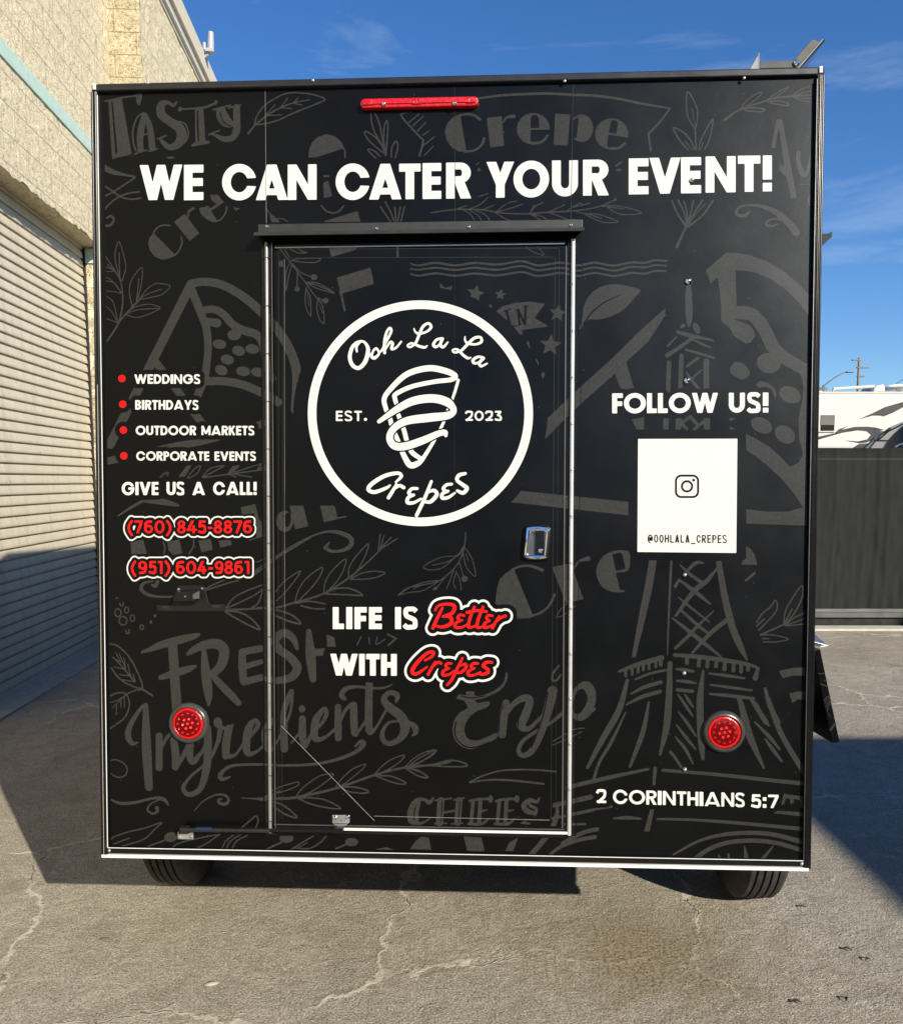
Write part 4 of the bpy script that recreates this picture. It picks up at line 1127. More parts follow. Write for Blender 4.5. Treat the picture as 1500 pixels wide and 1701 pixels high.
Pg('560 706 566 640 590 580 640 535 715 510 790 532 840 580 857 628 630 702'); S(13, '852 620 866 660 866 705'); Pg('684 852 735 850 735 868 686 868; 685 915 725 897 760 1025 690 1045'); S(13, '668 1105 710 1150 760 1165 810 1155 856 1108'); Pg('690 1235 970 1150 1000 1252 692 1252')
Qg('245 1180 300 1212 320 1252 262 1252'); S(9, '203 1123 255 1190 268 1250; 300 1215 350 1215 402 1250')
S(12, '1080 325 1085 400 1110 490 1170 600 1205 690; 1110 325 1150 420 1170 520 1192 640; 1200 640 1187 560 1192 450 1213 398 1222 450 1215 560 1206 690; 1192 640 1130 550 1060 497 1030 493 1040 530 1090 590 1192 672; 1122 712 1060 650 1066 636 1112 652 1157 697; 1250 702 1256 620 1290 570 1306 612 1282 708')
S(12, '1160 1115 1250 1248; 1200 1075 1250 1170 1277 1250; 1280 1115 1290 1250; 1325 1115 1302 1250; 1360 1112 1327 1250')
tile(650, 120)
S((10, 14, 16, 18), '165 326 110 335 82 355 140 430 250 545 265 572 235 692'); S(10, '145 415 230 345; 177 445 268 360; 217 485 285 415; 262 520 316 482; 260 612 358 532; 272 690 350 610')
S3('600 228 8 720 214 15 900 190 20 1100 178 22 1300 173 22 1500 183 22 1700 192 22 1900 220 22 2100 260 20 2318 297 14')
Pg('572 350 625 657 560 655 500 620 460 560 445 490 460 430 500 380 540 356'); S((16, 24), '560 356 630 344 690 355 737 388'); S((18, 20), '610 656 690 645 750 600 772 545')
Pg('792 375 917 362 937 607 822 621'); S((10, 18, 34), '925 415 960 372 1015 362')
El(1180, 467, 137, 131); Pg('1157 462 1157 378 1172 352 1205 350 1226 375 1228 458', True); Pg('1157 474 1330 474 1330 512 1292 520 1250 562 1205 578 1157 582', True); S((22, 20, 20), '1165 585 1225 583 1270 560 1298 522')
S(11, '330 1164 520 1138 640 1135 750 1140 880 1160 1000 1172 1150 1172 1300 1160 1500 1150 1650 1130 1750 1105 1812 1078 1856 1056'); El(1858, 1055, 17, 12, -40)
S(9, '545 1132 625 1106; 640 1135 730 1100 806 1035; 725 1030 806 1004; 760 1140 852 1100; 870 1157 960 1087 1042 1067; 870 1157 1000 1125 1092 1090; 1150 1168 1200 1110 1262 1078; 1150 1170 1187 1098; 600 1140 660 1180 697 1245; 640 1140 720 1185 757 1245; 690 1140 780 1180 826 1242; 860 1160 950 1215 1030 1240; 1150 1175 1200 1200 1247 1236; 1160 1175 1250 1195 1312 1236; 1300 1162 1440 1098; 1320 1166 1490 1228')
Pg('697 765 730 742 733 750 705 770; 710 820 728 783 748 818')
tile(900, 120)
S((14, 18), '1066 298 980 410 890 505', sm=False); S(18, '888 505 890 545 905 648')
Pg('110 340 236 347 216 606 98 600'); El(330, 462, 97, 115); Pg('236 408 300 365 306 400 288 545 250 540 222 500 230 430', True)
El(580, 510, 138, 130); Pg('578 398 610 393 634 420 618 508 556 497', True); Pg('553 514 725 545 730 600 690 582 640 622 560 628 540 600', True); S((24, 20), '572 630 640 625 690 587')
S(12, '1270 465 1215 370 1200 260 1212 157 1270 250 1295 340 1277 465'); S(8, '1272 440 1245 295; 1190 570 1250 640; 1340 580 1320 640'); S(15, '1272 465 1282 640'); S(14, '1215 640 1150 570 1092 458 1180 500 1240 570 1267 640'); S(12, '1305 640 1322 560 1415 390 1410 480 1382 580 1350 640')
S((16, 14, 18), '1080 1065 1120 1160 1190 1268; 1130 1060 1180 1160 1202 1250; 1180 1070 1203 1150 1207 1255; 1258 1065 1240 1150 1212 1262; 1335 1060 1270 1160 1220 1255; 1422 1062 1340 1180 1220 1278'); S(8, '1360 1085 1290 1165 1235 1235'); S((16, 20, 24), '1203 1272 1170 1340 1120 1450')
S(9, '500 1112 600 1106 700 1120 828 1165 700 1180 620 1165 540 1117; 540 1117 682 1130; 270 1150 350 1170 450 1175 540 1200 635 1240 520 1245 430 1215 350 1170; 390 1178 500 1213; 200 1152 310 1087 330 1090; 270 1117 395 1085'); El(255, 1228, 28, 13)
S(14, '615 776 660 745'); Pg('612 800 660 798 662 818 618 818')
tile(1100, 120)
S((20, 14, 18, 12), '515 395 640 310 850 237 920 215 1080 195 1245 185'); S(10, '645 305 720 215 820 160 808 195 700 280 650 305; 862 235 920 190 1042 120 1020 152 920 215; 1080 195 1150 140 1245 108; 1085 200 1160 170 1245 150; 1085 200 1150 212 1245 215; 1090 205 1150 232 1245 240'); S(14, '670 302 760 292 848 305 820 324 690 315; 872 242 980 236 1045 258 1030 274 900 252')
Pg('904 625 945 395 962 386 985 388 1000 402 1116 1030 1108 1043 1070 1047 1030 870 1000 842 970 806 975 755 1012 778 972 482 960 482 940 627')
S3('1130 668 36 1128 730 38 1145 800 44 1175 850 44 1205 825 24 1235 685 20'); Pg('1232 680 1246 680 1246 850 1226 852'); S(7, '1130 930 1235 932'); Pg('1202 1050 1228 1003 1228 1117 1208 1090')
S3('725 1155 16 690 1185 26 640 1188 28 613 1160 24 650 1115 16 740 1102 18 840 1115 32 960 1170 48 1060 1260 60 1112 1328 64'); S3('955 1258 12 910 1277 22 868 1265 26 870 1237 18 930 1216 16 1000 1225 30 1050 1260 50')

tile(150, 380)
S((16, 12, 9), '140 930 230 790 265 650 268 540 250 430 200 340 128 225'); S(9, '255 430 215 300 207 200 237 105 275 210 295 320 265 430; 245 400 240 195; 345 630 325 520 345 420 427 320 425 450 385 600 345 640; 385 590 405 410; 410 580 470 500 540 455 600 455 663 477 600 540 520 565 410 585; 420 570 500 530 592 500; 290 710 370 650 470 625 540 635 577 660 480 710 380 735 290 710; 310 700 400 670 560 660'); S(14, '235 780 300 700 420 578')
S(8, '205 350 140 290; 205 350 115 355; 205 345 150 322 110 310; 260 530 180 430 125 395; 260 535 200 520 120 515; 255 525 200 450 125 430; 225 775 215 700 185 600 128 552; 225 775 180 690 128 640; 225 778 128 742')
Pg('525 33 710 218 660 243 600 255 540 232 497 182 480 120 492 70'); S(13, '705 217 742 170 762 110 755 65')
S(76, '838 458 505 1120 165 1790', sm=False); S(64, '520 1075 925 1610', sm=False)
S((70, 62, 66), '838 500 912 680 965 830 978 1000 962 1160 945 1250 890 1390'); S((66, 74, 80), '840 452 950 438 1090 462 1230 535 1350 625 1450 720 1550 830 1640 970 1700 1120 1718 1260 1705 1500')
S((60, 70, 62), '955 672 1030 668 1110 712 1180 790 1270 842 1370 872 1425 930 1450 1040 1480 1180 1515 1240'); S((60, 72), '965 768 1045 780'); El(1050, 782, 38, 38); S((30, 10), '975 722 1070 735', True)
for c in ((1195, 880, 56, 45, 0), (1073, 957, 57, 39, 8), (1232, 1012, 55, 41, 15), (1345, 997, 56, 40, 10), (1138, 1085, 55, 41, 12), (1088, 1173, 54, 41, 25), (1270, 1183, 59, 40, 8), (1390, 1190, 56, 38, 10)): El(*c)
S(68, '955 1265 1100 1265 1250 1290 1380 1340 1500 1400 1560 1440')
tile(150, 600)
Pg('130 800 350 755 345 822 130 862; 525 715 700 675 890 645 1110 648 950 690 810 720; 1365 507 1480 475 1480 530 1388 567')
S(13, '580 965 620 930 648 928 640 950'); Pg('730 962 800 870 842 862 790 957'); S(10, '805 970 860 900 915 868 890 930 820 972; 930 962 1000 890 1142 858; 1150 940 1212 962; 1180 935 1340 962; 1200 920 1420 850; 1380 908 1440 830; 1425 1030 1480 1045'); S(12, '935 966 1110 870; 935 968 1130 940 1400 905 1480 890'); Pg('1140 932 1180 870 1250 860 1175 935; 1380 905 1470 840 1480 850 1480 915')
S((12, 22, 24), '230 1285 330 1220 432 1162'); Qg('430 1155 520 1150 610 1143 735 1190 715 1206 580 1192 450 1172'); Pg('1250 1215 1370 1185 1388 1262 1262 1270')

tile(400, 360)
S(9, '310 245 400 362 520 522 640 682 692 702; 345 240 402 332; 450 240 500 280 547 296 470 296 375 248; 412 362 500 345 657 345 620 376 520 376 420 362; 412 370 380 440 370 520 376 610 400 480 425 400; 430 390 500 460 592 500; 470 460 468 580; 540 542 640 550 777 632 660 602 600 577 550 547; 545 580 535 680 545 760 580 822 582 740 575 660 540 590; 640 670 682 692; 640 690 632 760 650 840 690 886 690 800 675 730 640 682; 560 545 640 570 745 615')
S(6, '556 640 566 740; 650 720 680 800'); El(335, 388, 22, 28); El(610, 500, 27, 25); El(468, 600, 21, 21); El(704, 695, 24, 24)
Pg('728 240 970 240 950 275 752 332; 797 503 1078 420 1106 556 830 640'); S(18, '828 620 866 785; 1301 245 1303 330')
tile(650, 360)
S((12, 18, 18, 18, 18, 18, 18, 18, 18), '162 388 230 402 370 381 530 402 690 382 880 395 1080 368 1220 402 1390 380 1500 392 1560 402 1690 380 1840 404 1990 378 2110 380 2190 360 2290 365')
S((12, 17, 17, 17, 17, 17, 17, 17, 17), '157 430 230 438 370 422 530 440 690 422 880 438 1080 408 1220 442 1390 422 1500 438 1560 445 1690 420 1850 445 1990 415 2110 418 2190 400 2285 405')
S((12, 17, 17, 17, 17, 17, 17, 17, 17), '157 472 230 488 370 468 530 488 690 470 880 485 1080 458 1220 490 1390 466 1500 480 1560 490 1690 465 1850 490 1990 465 2110 470 2190 448 2280 450')
Pg('405 548 447 590 510 570 492 622 405 602'); Star(700, 637, 77, 12); Star(906, 645, 50, 8); Qg('793 745 830 728 836 748 820 766')
Pg('870 785 920 745 1020 715 1150 703 1277 720 1190 838 1305 910 1150 930 1085 940 1092 972 1062 987 1043 972 1012 940 985 890')
S(22, '958 790 985 895', True, False); S(10, '935 785 990 765; 965 915 1040 905', True); S(17, '1050 772 1066 895', True, False); S(20, '1052 772 1108 890; 1117 745 1108 890', True, False); S(9, '1030 780 1062 768; 1095 745 1135 738; 1050 900 1082 892', True)
Star(1383, 800, 76, 8); Star(1322, 1065, 94, 5); Pg('1093 1030 1120 1045 1142 1030 1156 1095 1130 1097'); Qg('1180 1185 1215 1188 1227 1280 1217 1288 1205 1222'); El(1255, 1320, 16, 36, 22); S(8, '1110 240 1180 290 1267 315 1210 240')
tile(900, 400)
Pg(' '.join('%f %f' % p for p in cr_(nums('308 735 338 640 345 560 390 460 480 385 600 358 720 375 818 408 780 460 690 560 590 620 480 650 385 655 335 712', 2), True, 5))); S((12, 14, 6), '345 690 420 590 520 510 657 445', True)
Pg('1028 555 1022 620 965 710 885 835 700 1005 765 1220 690 1235 650 1220 608 1100 250 1420 5 1670 30 1490 270 1260 600 960 800 760')
Pg(' '.join('%f %f' % p for p in cr_(nums('1198 385 1215 365 1238 370 1252 540 1248 660 1220 717 1198 650 1190 520', 2), True, 5)))
El(1170, 705, 25, 15, -40); El(1285, 725, 26, 50, -25); S((30, 36, 22, 14), '1132 757 1250 790 1350 810 1427 828'); S((28, 32, 38), '1252 805 1150 880 1042 950'); S((12, 22), '1118 798 1048 870'); S((14, 20, 14), '1262 822 1330 855 1400 886'); S((18, 24, 18), '1195 903 1310 935 1432 972')
S(38, '1056 1012 1049 1240; 1160 952 1150 1225'); S(24, '1298 972 1207 1040'); S((10, 22, 30), '1203 1092 1240 1150 1300 1225'); S((12, 18), '1330 1070 1245 1145'); S(48, '1366 1000 1366 1225')
tile(1050, 640, 4.8387)
Pg('-5 275 97 255 97 355 35 355; 250 265 296 265 292 355 248 355; 350 265 400 262 396 355 347 355; 575 265 627 262 627 355 575 355; 783 260 838 265 785 290; 785 330 840 352 785 353'); S(26, '392 305 470 250; 472 258 520 310; 392 300 440 350; 575 292 500 352')
tile(1100, 400)
Pg('530 97 600 97 720 115 860 165 1000 245 1120 345 1215 440 1215 620 1130 510 1020 400 900 315 780 265 680 245 600 245 460 300 400 357 380 290 360 245')
Pg('455 290 608 245 618 540 690 640 762 745 772 790 735 846 690 852 640 815 595 790 560 720 487 665 490 560 475 400'); S((105, 112, 108, 100), '620 590 720 600 800 662 862 760 920 880 1000 960 1100 1020 1190 1075')
Pg(' '.join('%f %f' % p for p in cr_(nums('603 655 640 650 700 660 760 700 800 770 740 712 680 680', 2), True, 5)), True)
El(885, 1015, 100, 84, 10); Qg('562 1080 598 1010 670 1020 722 1075 715 1125 665 1150 600 1125'); El(1062, 1278, 94, 68, 25)
Pg('775 1195 810 1163 870 1173 930 1220 952 1270 935 1312 915 1250 870 1215 800 1218'); Pg('1140 1080 1215 1000 1215 1500 1130 1500 1160 1380 1172 1200')
tile(1050, 640, 4.8387)
El(1040, 322, 90, 60, 25); El(1228, 395, 88, 66, 35)
Pg('912 388 1000 430 1110 500 1200 580 1270 655 1340 620 1375 550 1340 430 1340 250 1360 150 1385 50 1420 50 1420 1010 1370 975 1300 870 1200 750 1080 640 980 560 918 520')
Pg('918 995 1080 1015 1250 1015 1345 990 1420 965 1420 1128 1200 1122 918 1112; 915 1290 960 1320 990 1380 1003 1445 880 1440 885 1415 915 1395')
tile(820, 640); Pg('215 875 1118 968 1118 1080 135 970')

tile(160, 840)
Pg('1200 12 1325 0 1380 240 1330 270 1310 60 1210 75; 285 305 390 280 420 400 290 405; 590 300 690 280 715 395 640 412 600 370; 845 290 950 275 968 365 875 388; 1015 290 1115 285 1128 325 1030 350'); S(13, '555 300 570 350 560 402; 810 285 805 340 770 402'); S(9, '1270 290 1420 235; 1330 470 1420 435; 1325 555 1420 500')
S3('508 632 34 490 668 30 462 658 20'); S3('470 628 14 400 642 22 372 690 30 420 737 28 520 757 20 650 757 16'); 
for c in ((180, 890, 25, 33, 11), (252, 868, 18, 24, 10), (222, 957, 32, 36, 11), (300, 935, 18, 28, 9), (378, 1010, 14, 19, 10)): Ring(*c)
S(11, '192 810 205 832 222 828 222 805; 245 1035 255 1062 275 1055 272 1030'); El(170, 768, 9, 10); El(488, 915, 11, 15, 15); El(455, 967, 12, 14, 10)
S(12, '905 690 1010 640 1062 620; 905 705 1100 642 1180 622; 1075 847 1150 760 1270 700 1390 660 1350 720 1200 800 1082 850'); S(15, '1060 865 1250 860 1420 850; 1070 872 1200 890 1300 952 1358 1028 1280 1000 1150 930 1068 880')
tile(430, 840)
Pg('0 112 20 130 38 255 0 270; 255 0 370 0 410 172 302 196'); El(215, 130, 70, 88); El(238, 118, 28, 62, 8, True); Pg('508 0 630 0 656 112 540 138'); S(13, '640 106 750 85')
S((14, 13, 12, 13, 20, 34, 40, 36, 26, 26, 30), '-70 570 60 480 250 352 420 262 560 217 680 227 765 275 755 340 680 375 600 378 550 350'); S((28, 12), '552 350 585 305'); S(13, '-70 600 150 435 300 342 430 262')
S((18, 16, 14, 10), '-10 850 130 850 300 805 540 730 740 605 870 500 990 385 1042 330'); S(10, '745 605 750 520 800 430 907 318 890 400 830 520 770 590; 540 725 550 640 610 540 720 443 700 540 640 640 560 720; 300 800 330 700 400 600 525 513 500 600 420 700 330 790; 100 812 130 740 200 640 342 543 300 620 200 740 110 820; 772 602 860 560 960 545 1047 560 960 600 850 612 760 612; 990 385 1010 225; 1000 380 1045 232; 1010 350 1115 250; 1022 355 1170 260'); S(13, '550 727 640 690 760 690 862 745 740 740 560 735; 310 812 420 795 550 816; 350 832 450 855 547 858; -60 850 0 800 45 660'); S(16, '100 862 200 880 290 920 347 980 250 960 110 902')
tile(680, 840)
S(10, '467 205 460 320 410 470 300 590 200 640 0 680 -90 740'); S(8, '445 342 400 412 260 430 122 502 150 530 220 532 300 500 440 370; 195 496 330 460 422 400; 455 342 520 440 550 586 480 520 450 420 450 352; 470 400 490 457; 415 470 447 580; 230 622 120 637 0 682 -90 745; 240 632 120 702 0 722 -95 745; 300 592 235 672; 370 530 310 692; 385 562 365 640 387 692; 385 542 420 622 430 702; 35 690 100 660'); El(458, 607, 26, 26); El(216, 688, 24, 13, -30)
Pg('872 533 1028 917 1000 935 900 940 700 900 728 690 750 610 800 560 845 535'); S((16, 26), '850 533 920 505 1010 502 1107 537'); S((18, 22), '1012 918 1090 890 1160 832 1205 740'); Pg('1185 511 1340 478 1446 776 1300 812'); S(8, '1220 930 1250 870 1330 802 1432 770; 1220 930 1290 905 1380 832')
tile(930, 880)
S((12, 18, 38), '115 325 160 262 235 240')
Pg(' '.join('%f %f' % p for p in cr_(nums('575 182 500 170 420 185 350 230 307 310 305 380 340 460 400 505 470 521 538 518 530 503 498 495 484 430 470 360 565 342 584 240', 2), True, 5))); Pg('435 205 500 190 518 205 545 325 465 343', True)
S((64, 64, 56, 34), '772 262 735 480 680 740 615 1045'); S((22, 17, 10), '925 262 905 700 892 1042')
S((18, 38, 42, 22), '1303 322 1220 425 1110 515 962 715'); S((10, 28, 28), '997 290 1080 370 1180 440'); S((20, 34, 18), '990 415 1130 520 1245 615'); S((10, 20, 12), '985 562 1080 640 1240 768'); S((20, 28, 20), '1010 672 1140 790 1245 870'); S((14, 34, 34, 16), '935 735 1080 850 1200 945 1337 1055'); S((10, 22, 32, 26), '1278 675 1160 785 1070 880 960 985'); S((36, 36, 18), '1400 740 1250 862 1100 1022'); S((24, 30, 14), '1060 340 1130 275 1192 277'); S((30, 20), '958 470 985 425')
S((46, 56, 58, 56, 20), '1320 272 1370 560 1430 800 1490 950 1552 1078')
S((22, 40, 44), '492 1178 650 1120 845 1065'); S(24, '545 1170 548 1217; 600 1150 600 1202; 650 1140 650 1182; 693 1125 693 1165; 740 1110 740 1157; 797 1095 797 1140'); S(34, '838 1060 838 1122')
S((14, 22, 20), '625 1245 750 1195 892 1165'); S((14, 30, 32), '590 1365 700 1310 838 1267'); S((12, 32, 32), '550 1455 680 1390 832 1345')
tile(1100, 900)
S((30, 38, 34, 20), '102 942 300 957 550 990 720 1022 800 1052'); S((30, 34), '205 965 205 1008; 307 975 302 1028; 378 985 374 1036; 450 990 447 1034; 520 1000 517 1060; 592 1010 592 1070; 655 1020 655 1080; 715 1030 713 1064'); S((26, 44), '795 1055 773 1133')
S((16, 26, 20), '390 1095 530 1112 682 1135'); S((14, 24, 16), '400 1190 570 1212 745 1235'); S((18, 28, 24), '395 1265 560 1280 762 1303'); S((40, 46), '640 1308 702 1500'); S((30, 44), '740 1310 862 1500'); S((26, 40, 44), '855 1222 890 1350 960 1500')
Pg('698 38 740 65 770 110 790 192 660 190 665 160 695 140'); S((16, 24), '692 325 765 262'); S(12, '783 672 830 600 900 540 937 488 957 530 930 600 800 737; 1010 682 1030 560 1152 370 1165 450 1100 590 1015 690; 1020 672 1078 558; 785 700 850 640'); S(14, '815 775 1000 692'); S(10, '1020 695 1100 630 1198 585; 1020 697 1198 635; 1020 700 1198 682; 827 775 920 775 1047 808 950 832 840 832; 830 805 887 805'); Pg('970 1075 1090 1047 1215 1045 1215 1115 1090 1112 1000 1135; 1055 1262 1120 1245 1215 1245 1215 1322 1130 1310 1080 1340')
tile(930, 1080)
S((40, 54, 56, 20), '915 112 905 400 885 640 832 870'); S((18, 56, 58, 58, 26), '1190 172 1165 400 1165 560 1175 760 1188 905'); S((20, 28, 22), '970 158 1040 165 1108 178'); S((16, 30, 16), '972 255 1050 262 1130 275'); S(28, '976 331 1100 343')
S((12, 28, 14), '980 367 1050 470 1105 550; 1038 370 1070 420 1108 475; 985 515 1060 610 1130 715; 968 622 1050 730 1128 825; 960 722 1040 820 1105 945'); S(24, '918 848 960 900 1008 975')
S((30, 52, 48, 26), '560 255 490 500 350 750 230 978'); S((12, 28, 26, 24), '545 520 430 760 330 930 280 1075'); S((18, 42, 24), '738 435 690 680 583 968'); S((34, 34, 20), '60 1142 400 1062 735 990'); S((32, 24), '792 985 780 1115'); Pg('-60 1275 90 1240 265 1200 268 1240 100 1280 -60 1310'); S((22, 20), '-60 1400 90 1370 260 1330 430 1302'); Pg('750 1325 783 1325 745 1510 698 1510'); S((14, 32, 14), '447 1400 560 1395 672 1403'); S(20, '40 1450 100 1450 210 1447')
S((26, 34), '855 1000 1150 1022 1400 1045 1720 1080 2020 1110'); S((18, 26, 32), '810 1405 1100 1412 1500 1440 2040 1490')
El(190, 425, 106, 168, 14); El(163, 428, 52, 108, 14, True); S((20, 40), '290 490 222 535'); S(8, '195 330 228 400 200 480', True); S(9, '-60 760 90 672 140 655 202 650; -60 790 60 740 182 678')
tile(1090, 1170)
S((18, 34, 40), '145 1250 350 1140 560 1085 800 1070 1000 1090 1260 1160'); S(36, '290 1312 430 1210 600 1150 800 1135 1000 1155 1260 1230'); S((14, 30), '522 1258 537 1330'); S((18, 36), '600 1248 606 1330'); S((10, 54), '733 1182 757 1335'); S((12, 38), '970 1182 850 1330')
S((46, 62, 20), '705 0 770 250 893 530'); S((44, 18), '820 0 935 178'); S((14, 32, 18), '820 150 930 262 1025 377; 905 290 970 380 1045 477'); S((40, 44, 44), '930 -40 1040 250 1240 590')
Pg('1060 745 1250 773 1250 865 1195 862 1190 797 1145 787 1140 825 1115 830 1110 787 1075 785 1065 830 1040 842 1043 812; 973 906 1012 885 1250 902 1250 938')

tile(165, 1040)
S3('355 218 22 430 192 40 500 162 60 650 120 68 770 90 54 825 72 30'); S((78, 80, 80), '608 150 628 450 645 700'); S3('512 428 44 640 388 62 740 358 54 800 335 24')
S((40, 78, 70, 20), '868 200 885 400 905 560 908 660'); S3('735 232 30 790 195 56 870 160 72 970 148 84 1035 200 86 1015 320 78 930 412 60'); S((46, 62, 62, 52), '930 400 1030 510 1100 580 1155 640')
S(58, '1340 188 1190 216', sm=False); S((62, 66, 62), '1187 220 1187 340 1200 462', sm=False); S((60, 56), '1205 465 1345 428', sm=False); S((50, 44), '1195 342 1342 298', sm=False)
S((44, 78, 66), '385 665 392 1000 412 1340'); S3('385 650 24 340 690 30 260 820 44 238 910 52 270 975 38 322 970 12')
S(58, '497 915 497 1178'); S((22, 36), '500 1050 560 930 600 895'); S((60, 66, 60), '618 950 635 1080 632 1170'); S((22, 36, 40), '640 1190 700 1075 755 960'); S((56, 60, 50, 30), '758 990 752 1080 780 1130 840 1060'); S(28, '800 1130 850 1050 885 985')
S3('898 850 62 902 1000 66 890 1180 64 840 1350 48 745 1402 42 697 1345 36 760 1250 24 860 1165 22 930 1090 24 985 960 34 1005 860 44'); El(985, 805, 36, 46, -10); S((30, 26), '1000 830 1055 855 1105 828'); S((60, 68, 60), '1078 850 1055 960 1050 1080'); S((50, 26, 18), '1050 1085 1130 1070 1205 960')
S3('1195 985 18 1270 900 28 1318 825 38 1295 785 34 1240 850 62 1220 1000 66 1240 1062 48 1310 1042 24 1400 960 20')
S3('1090 1255 12 1022 1272 34 1003 1240 36 1060 1182 28 1150 1156 22 1370 1152 20 1525 1160 20 1775 1150 24 1975 1110 26 2125 1050 32 2195 985 40 2172 962 34 2125 1000 20')
S(13, '75 147 150 165 240 250 310 370 357 512 250 490 160 430 100 350'); S((8, 16), '115 260 200 350 292 462'); S(9, '135 218 180 302; 165 230 217 350; 205 265 218 352; 238 320 262 422; 280 400 300 462; 125 340 195 356; 165 405 262 416; 180 445 282 462; 110 262 180 300'); S(17, '350 520 440 578')
S(12, '80 587 150 557 220 565 250 642 230 730 180 790 90 852'); S(10, '230 566 290 537 350 530'); S(8, '215 575 110 682; 215 580 140 622 80 640; 207 590 210 682; 180 612 180 682; 145 660 140 742'); S(11, '80 1127 130 1112 200 1140 232 1192 210 1245 150 1257 80 1217')
S3('85 1440 14 180 1475 26 300 1467 24 450 1432 22 530 1440 34 565 1475 18 576 1495 6')
S((8, 12, 34), '1180 1430 1280 1436 1375 1442'); S((36, 12), '1375 1440 1500 1370')
tile(430, 1040)
S3('318 188 30 285 105 58 215 58 68 140 105 72 160 185 70 270 270 70 318 350 74 270 425 68 150 455 56 60 440 50'); S((44, 82, 56), '415 45 430 250 450 442'); S(60, '450 220 580 214'); Pg('560 68 625 95 642 180 570 180')
S(10, '815 160 850 90; 920 150 915 95; 985 90 975 152 1050 110'); S(15, '1070 70 1140 104 1075 162', sm=False)
S3('125 780 44 60 850 56 52 960 54 85 1040 34 150 965 20 205 850 20'); S3('205 860 52 205 720 46 250 590 46 276 545 30 265 700 22 205 860 20'); S(62, '207 830 212 1022'); El(360, 690, 28, 31); S((58, 62, 50), '362 772 362 900 372 985'); S((14, 24), '268 975 330 900'); S((40, 22), '385 1000 440 900 470 850')
S3('450 885 18 530 800 30 562 722 36 540 690 34 475 780 62 460 900 62 485 945 46 560 920 26 640 850 22'); S((50, 60, 58), '658 672 658 800 660 930'); S((18, 40), '660 830 720 700 770 655'); S((60, 62, 56), '788 660 790 800 795 890'); S(24, '805 912 860 830 892 780'); S((58, 64, 60), '918 440 912 700 915 865'); S((56, 24, 22), '925 880 970 850 1062 690')
S3('712 605 34 685 575 42 720 525 40 800 505 26 900 513 22 1000 518 20 1060 508 16 1108 486 10'); S3('1142 628 26 1148 575 46 1085 555 42 1038 612 50 1090 680 72 1180 752 78 1215 850 80 1170 940 52 1080 978 42 1030 940 42 1032 870 34 1090 800 22 1230 790 18'); S3('1230 786 16 1295 840 52 1300 890 36 1275 910 14')
S((24, 20, 14), '0 1438 150 1435 310 1425 640 1350 960 1240 1200 1180 1500 1148 1590 1130')
S(10, '50 1420 150 1350 322 1298 300 1340 100 1410; 310 1420 360 1350 500 1250 614 1230 590 1270 450 1370 340 1420; 630 1350 690 1270 780 1190 882 1150 860 1190 740 1290 660 1340; 960 1235 1020 1170 1100 1110 1207 1075 1170 1130 1080 1190 980 1235; 1210 1175 1290 1100 1380 1050 1472 1030 1440 1075 1340 1130 1230 1170; 1230 1185 1320 1200 1402 1250 1380 1265 1290 1230 1225 1190'); S(13, '330 1430 450 1430 560 1450 675 1510 650 1520 560 1510 430 1480 330 1435; 680 1340 800 1340 905 1370 880 1390 760 1380 680 1345; 970 1245 1100 1250 1217 1302 1180 1315 1080 1290 980 1250'); S(15, '80 1455 200 1490 310 1580 290 1592 200 1555 80 1470')
tile(680, 1060)
S(13, '0 1075 200 1050 330 1018 430 1030 480 1065 330 1070 150 1062 0 1080; 0 1085 100 1118 152 1160 80 1150 0 1105'); S(10, '0 1062 80 1000 218 930 180 972 80 1040 0 1070'); S(14, '500 1200 600 1150 750 1105 900 1095 1060 1097 1220 1112'); S((12, 18, 16), '505 1202 630 1182 780 1180 950 1195 1115 1213')
Pg(' '.join('%f %f' % p for p in cr_(nums('470 478 472 446 540 446 540 475 590 480 700 440 780 370 802 288 816 292 812 345 770 420 690 470 600 505 552 515 568 540 665 527 650 572 560 610 490 670 457 750 480 830 560 852 650 820 722 788 725 830 620 890 510 925 430 900 375 840 358 760 375 680 420 620 482 580 450 520 390 505 420 467', 2), True, 3)))
S(9, '430 482 500 498 570 492 625 482', True); S(11, '388 695 375 780 402 850 470 905 560 905 665 868', True)
S((58, 72, 68), '805 540 782 650 770 800'); S3('815 620 30 870 545 44 950 500 58 1000 520 62 965 640 70 928 720 72 960 755 50 1010 742 36 1100 650 26'); S3('1188 440 84 1160 560 80 1120 700 70 1062 860 60 1000 955 50 930 975 40 908 925 36 950 850 32 1060 772 28 1180 702 26 1265 630 32'); S(10, '1152 450 1112 640 1062 790 1012 915', True); S(8, '782 555 752 650 745 780; 942 565 906 680 905 740', True); S(18, '1242 232 1195 290 1188 350 1222 352 1255 310')
tile(680, 1230)
S3('198 482 18 165 518 36 120 492 26 60 500 36 22 560 48 8 620 54 20 680 40 100 690 22 175 650 10'); S((26, 32, 34), '85 500 62 600 60 690')
S((56, 60), '262 500 250 685'); S(14, '212 500 350 484; 212 695 310 690; 370 496 455 480; 350 696 440 690'); S(54, '414 500 400 685'); S(18, '290 602 400 580'); S(8, '272 510 264 680; 420 510 408 680', True)
for dx in (0, 218):
    S(30, '%d 500 %d 690' % (530 + dx, 513 + dx)); S(34, '%d 500 %d 690' % (590 + dx, 578 + dx)); S(22, '%d 506 %d 490 %d 488' % (502 + dx, 580 + dx, 670 + dx)); El(675 + dx, 488, 21, 31); S((24, 10), '%d 592 %d 580' % (585 + dx, 648 + dx)); S((20, 24, 12), '%d 696 %d 695 %d 650' % (490 + dx, 600 + dx, 662 + dx))
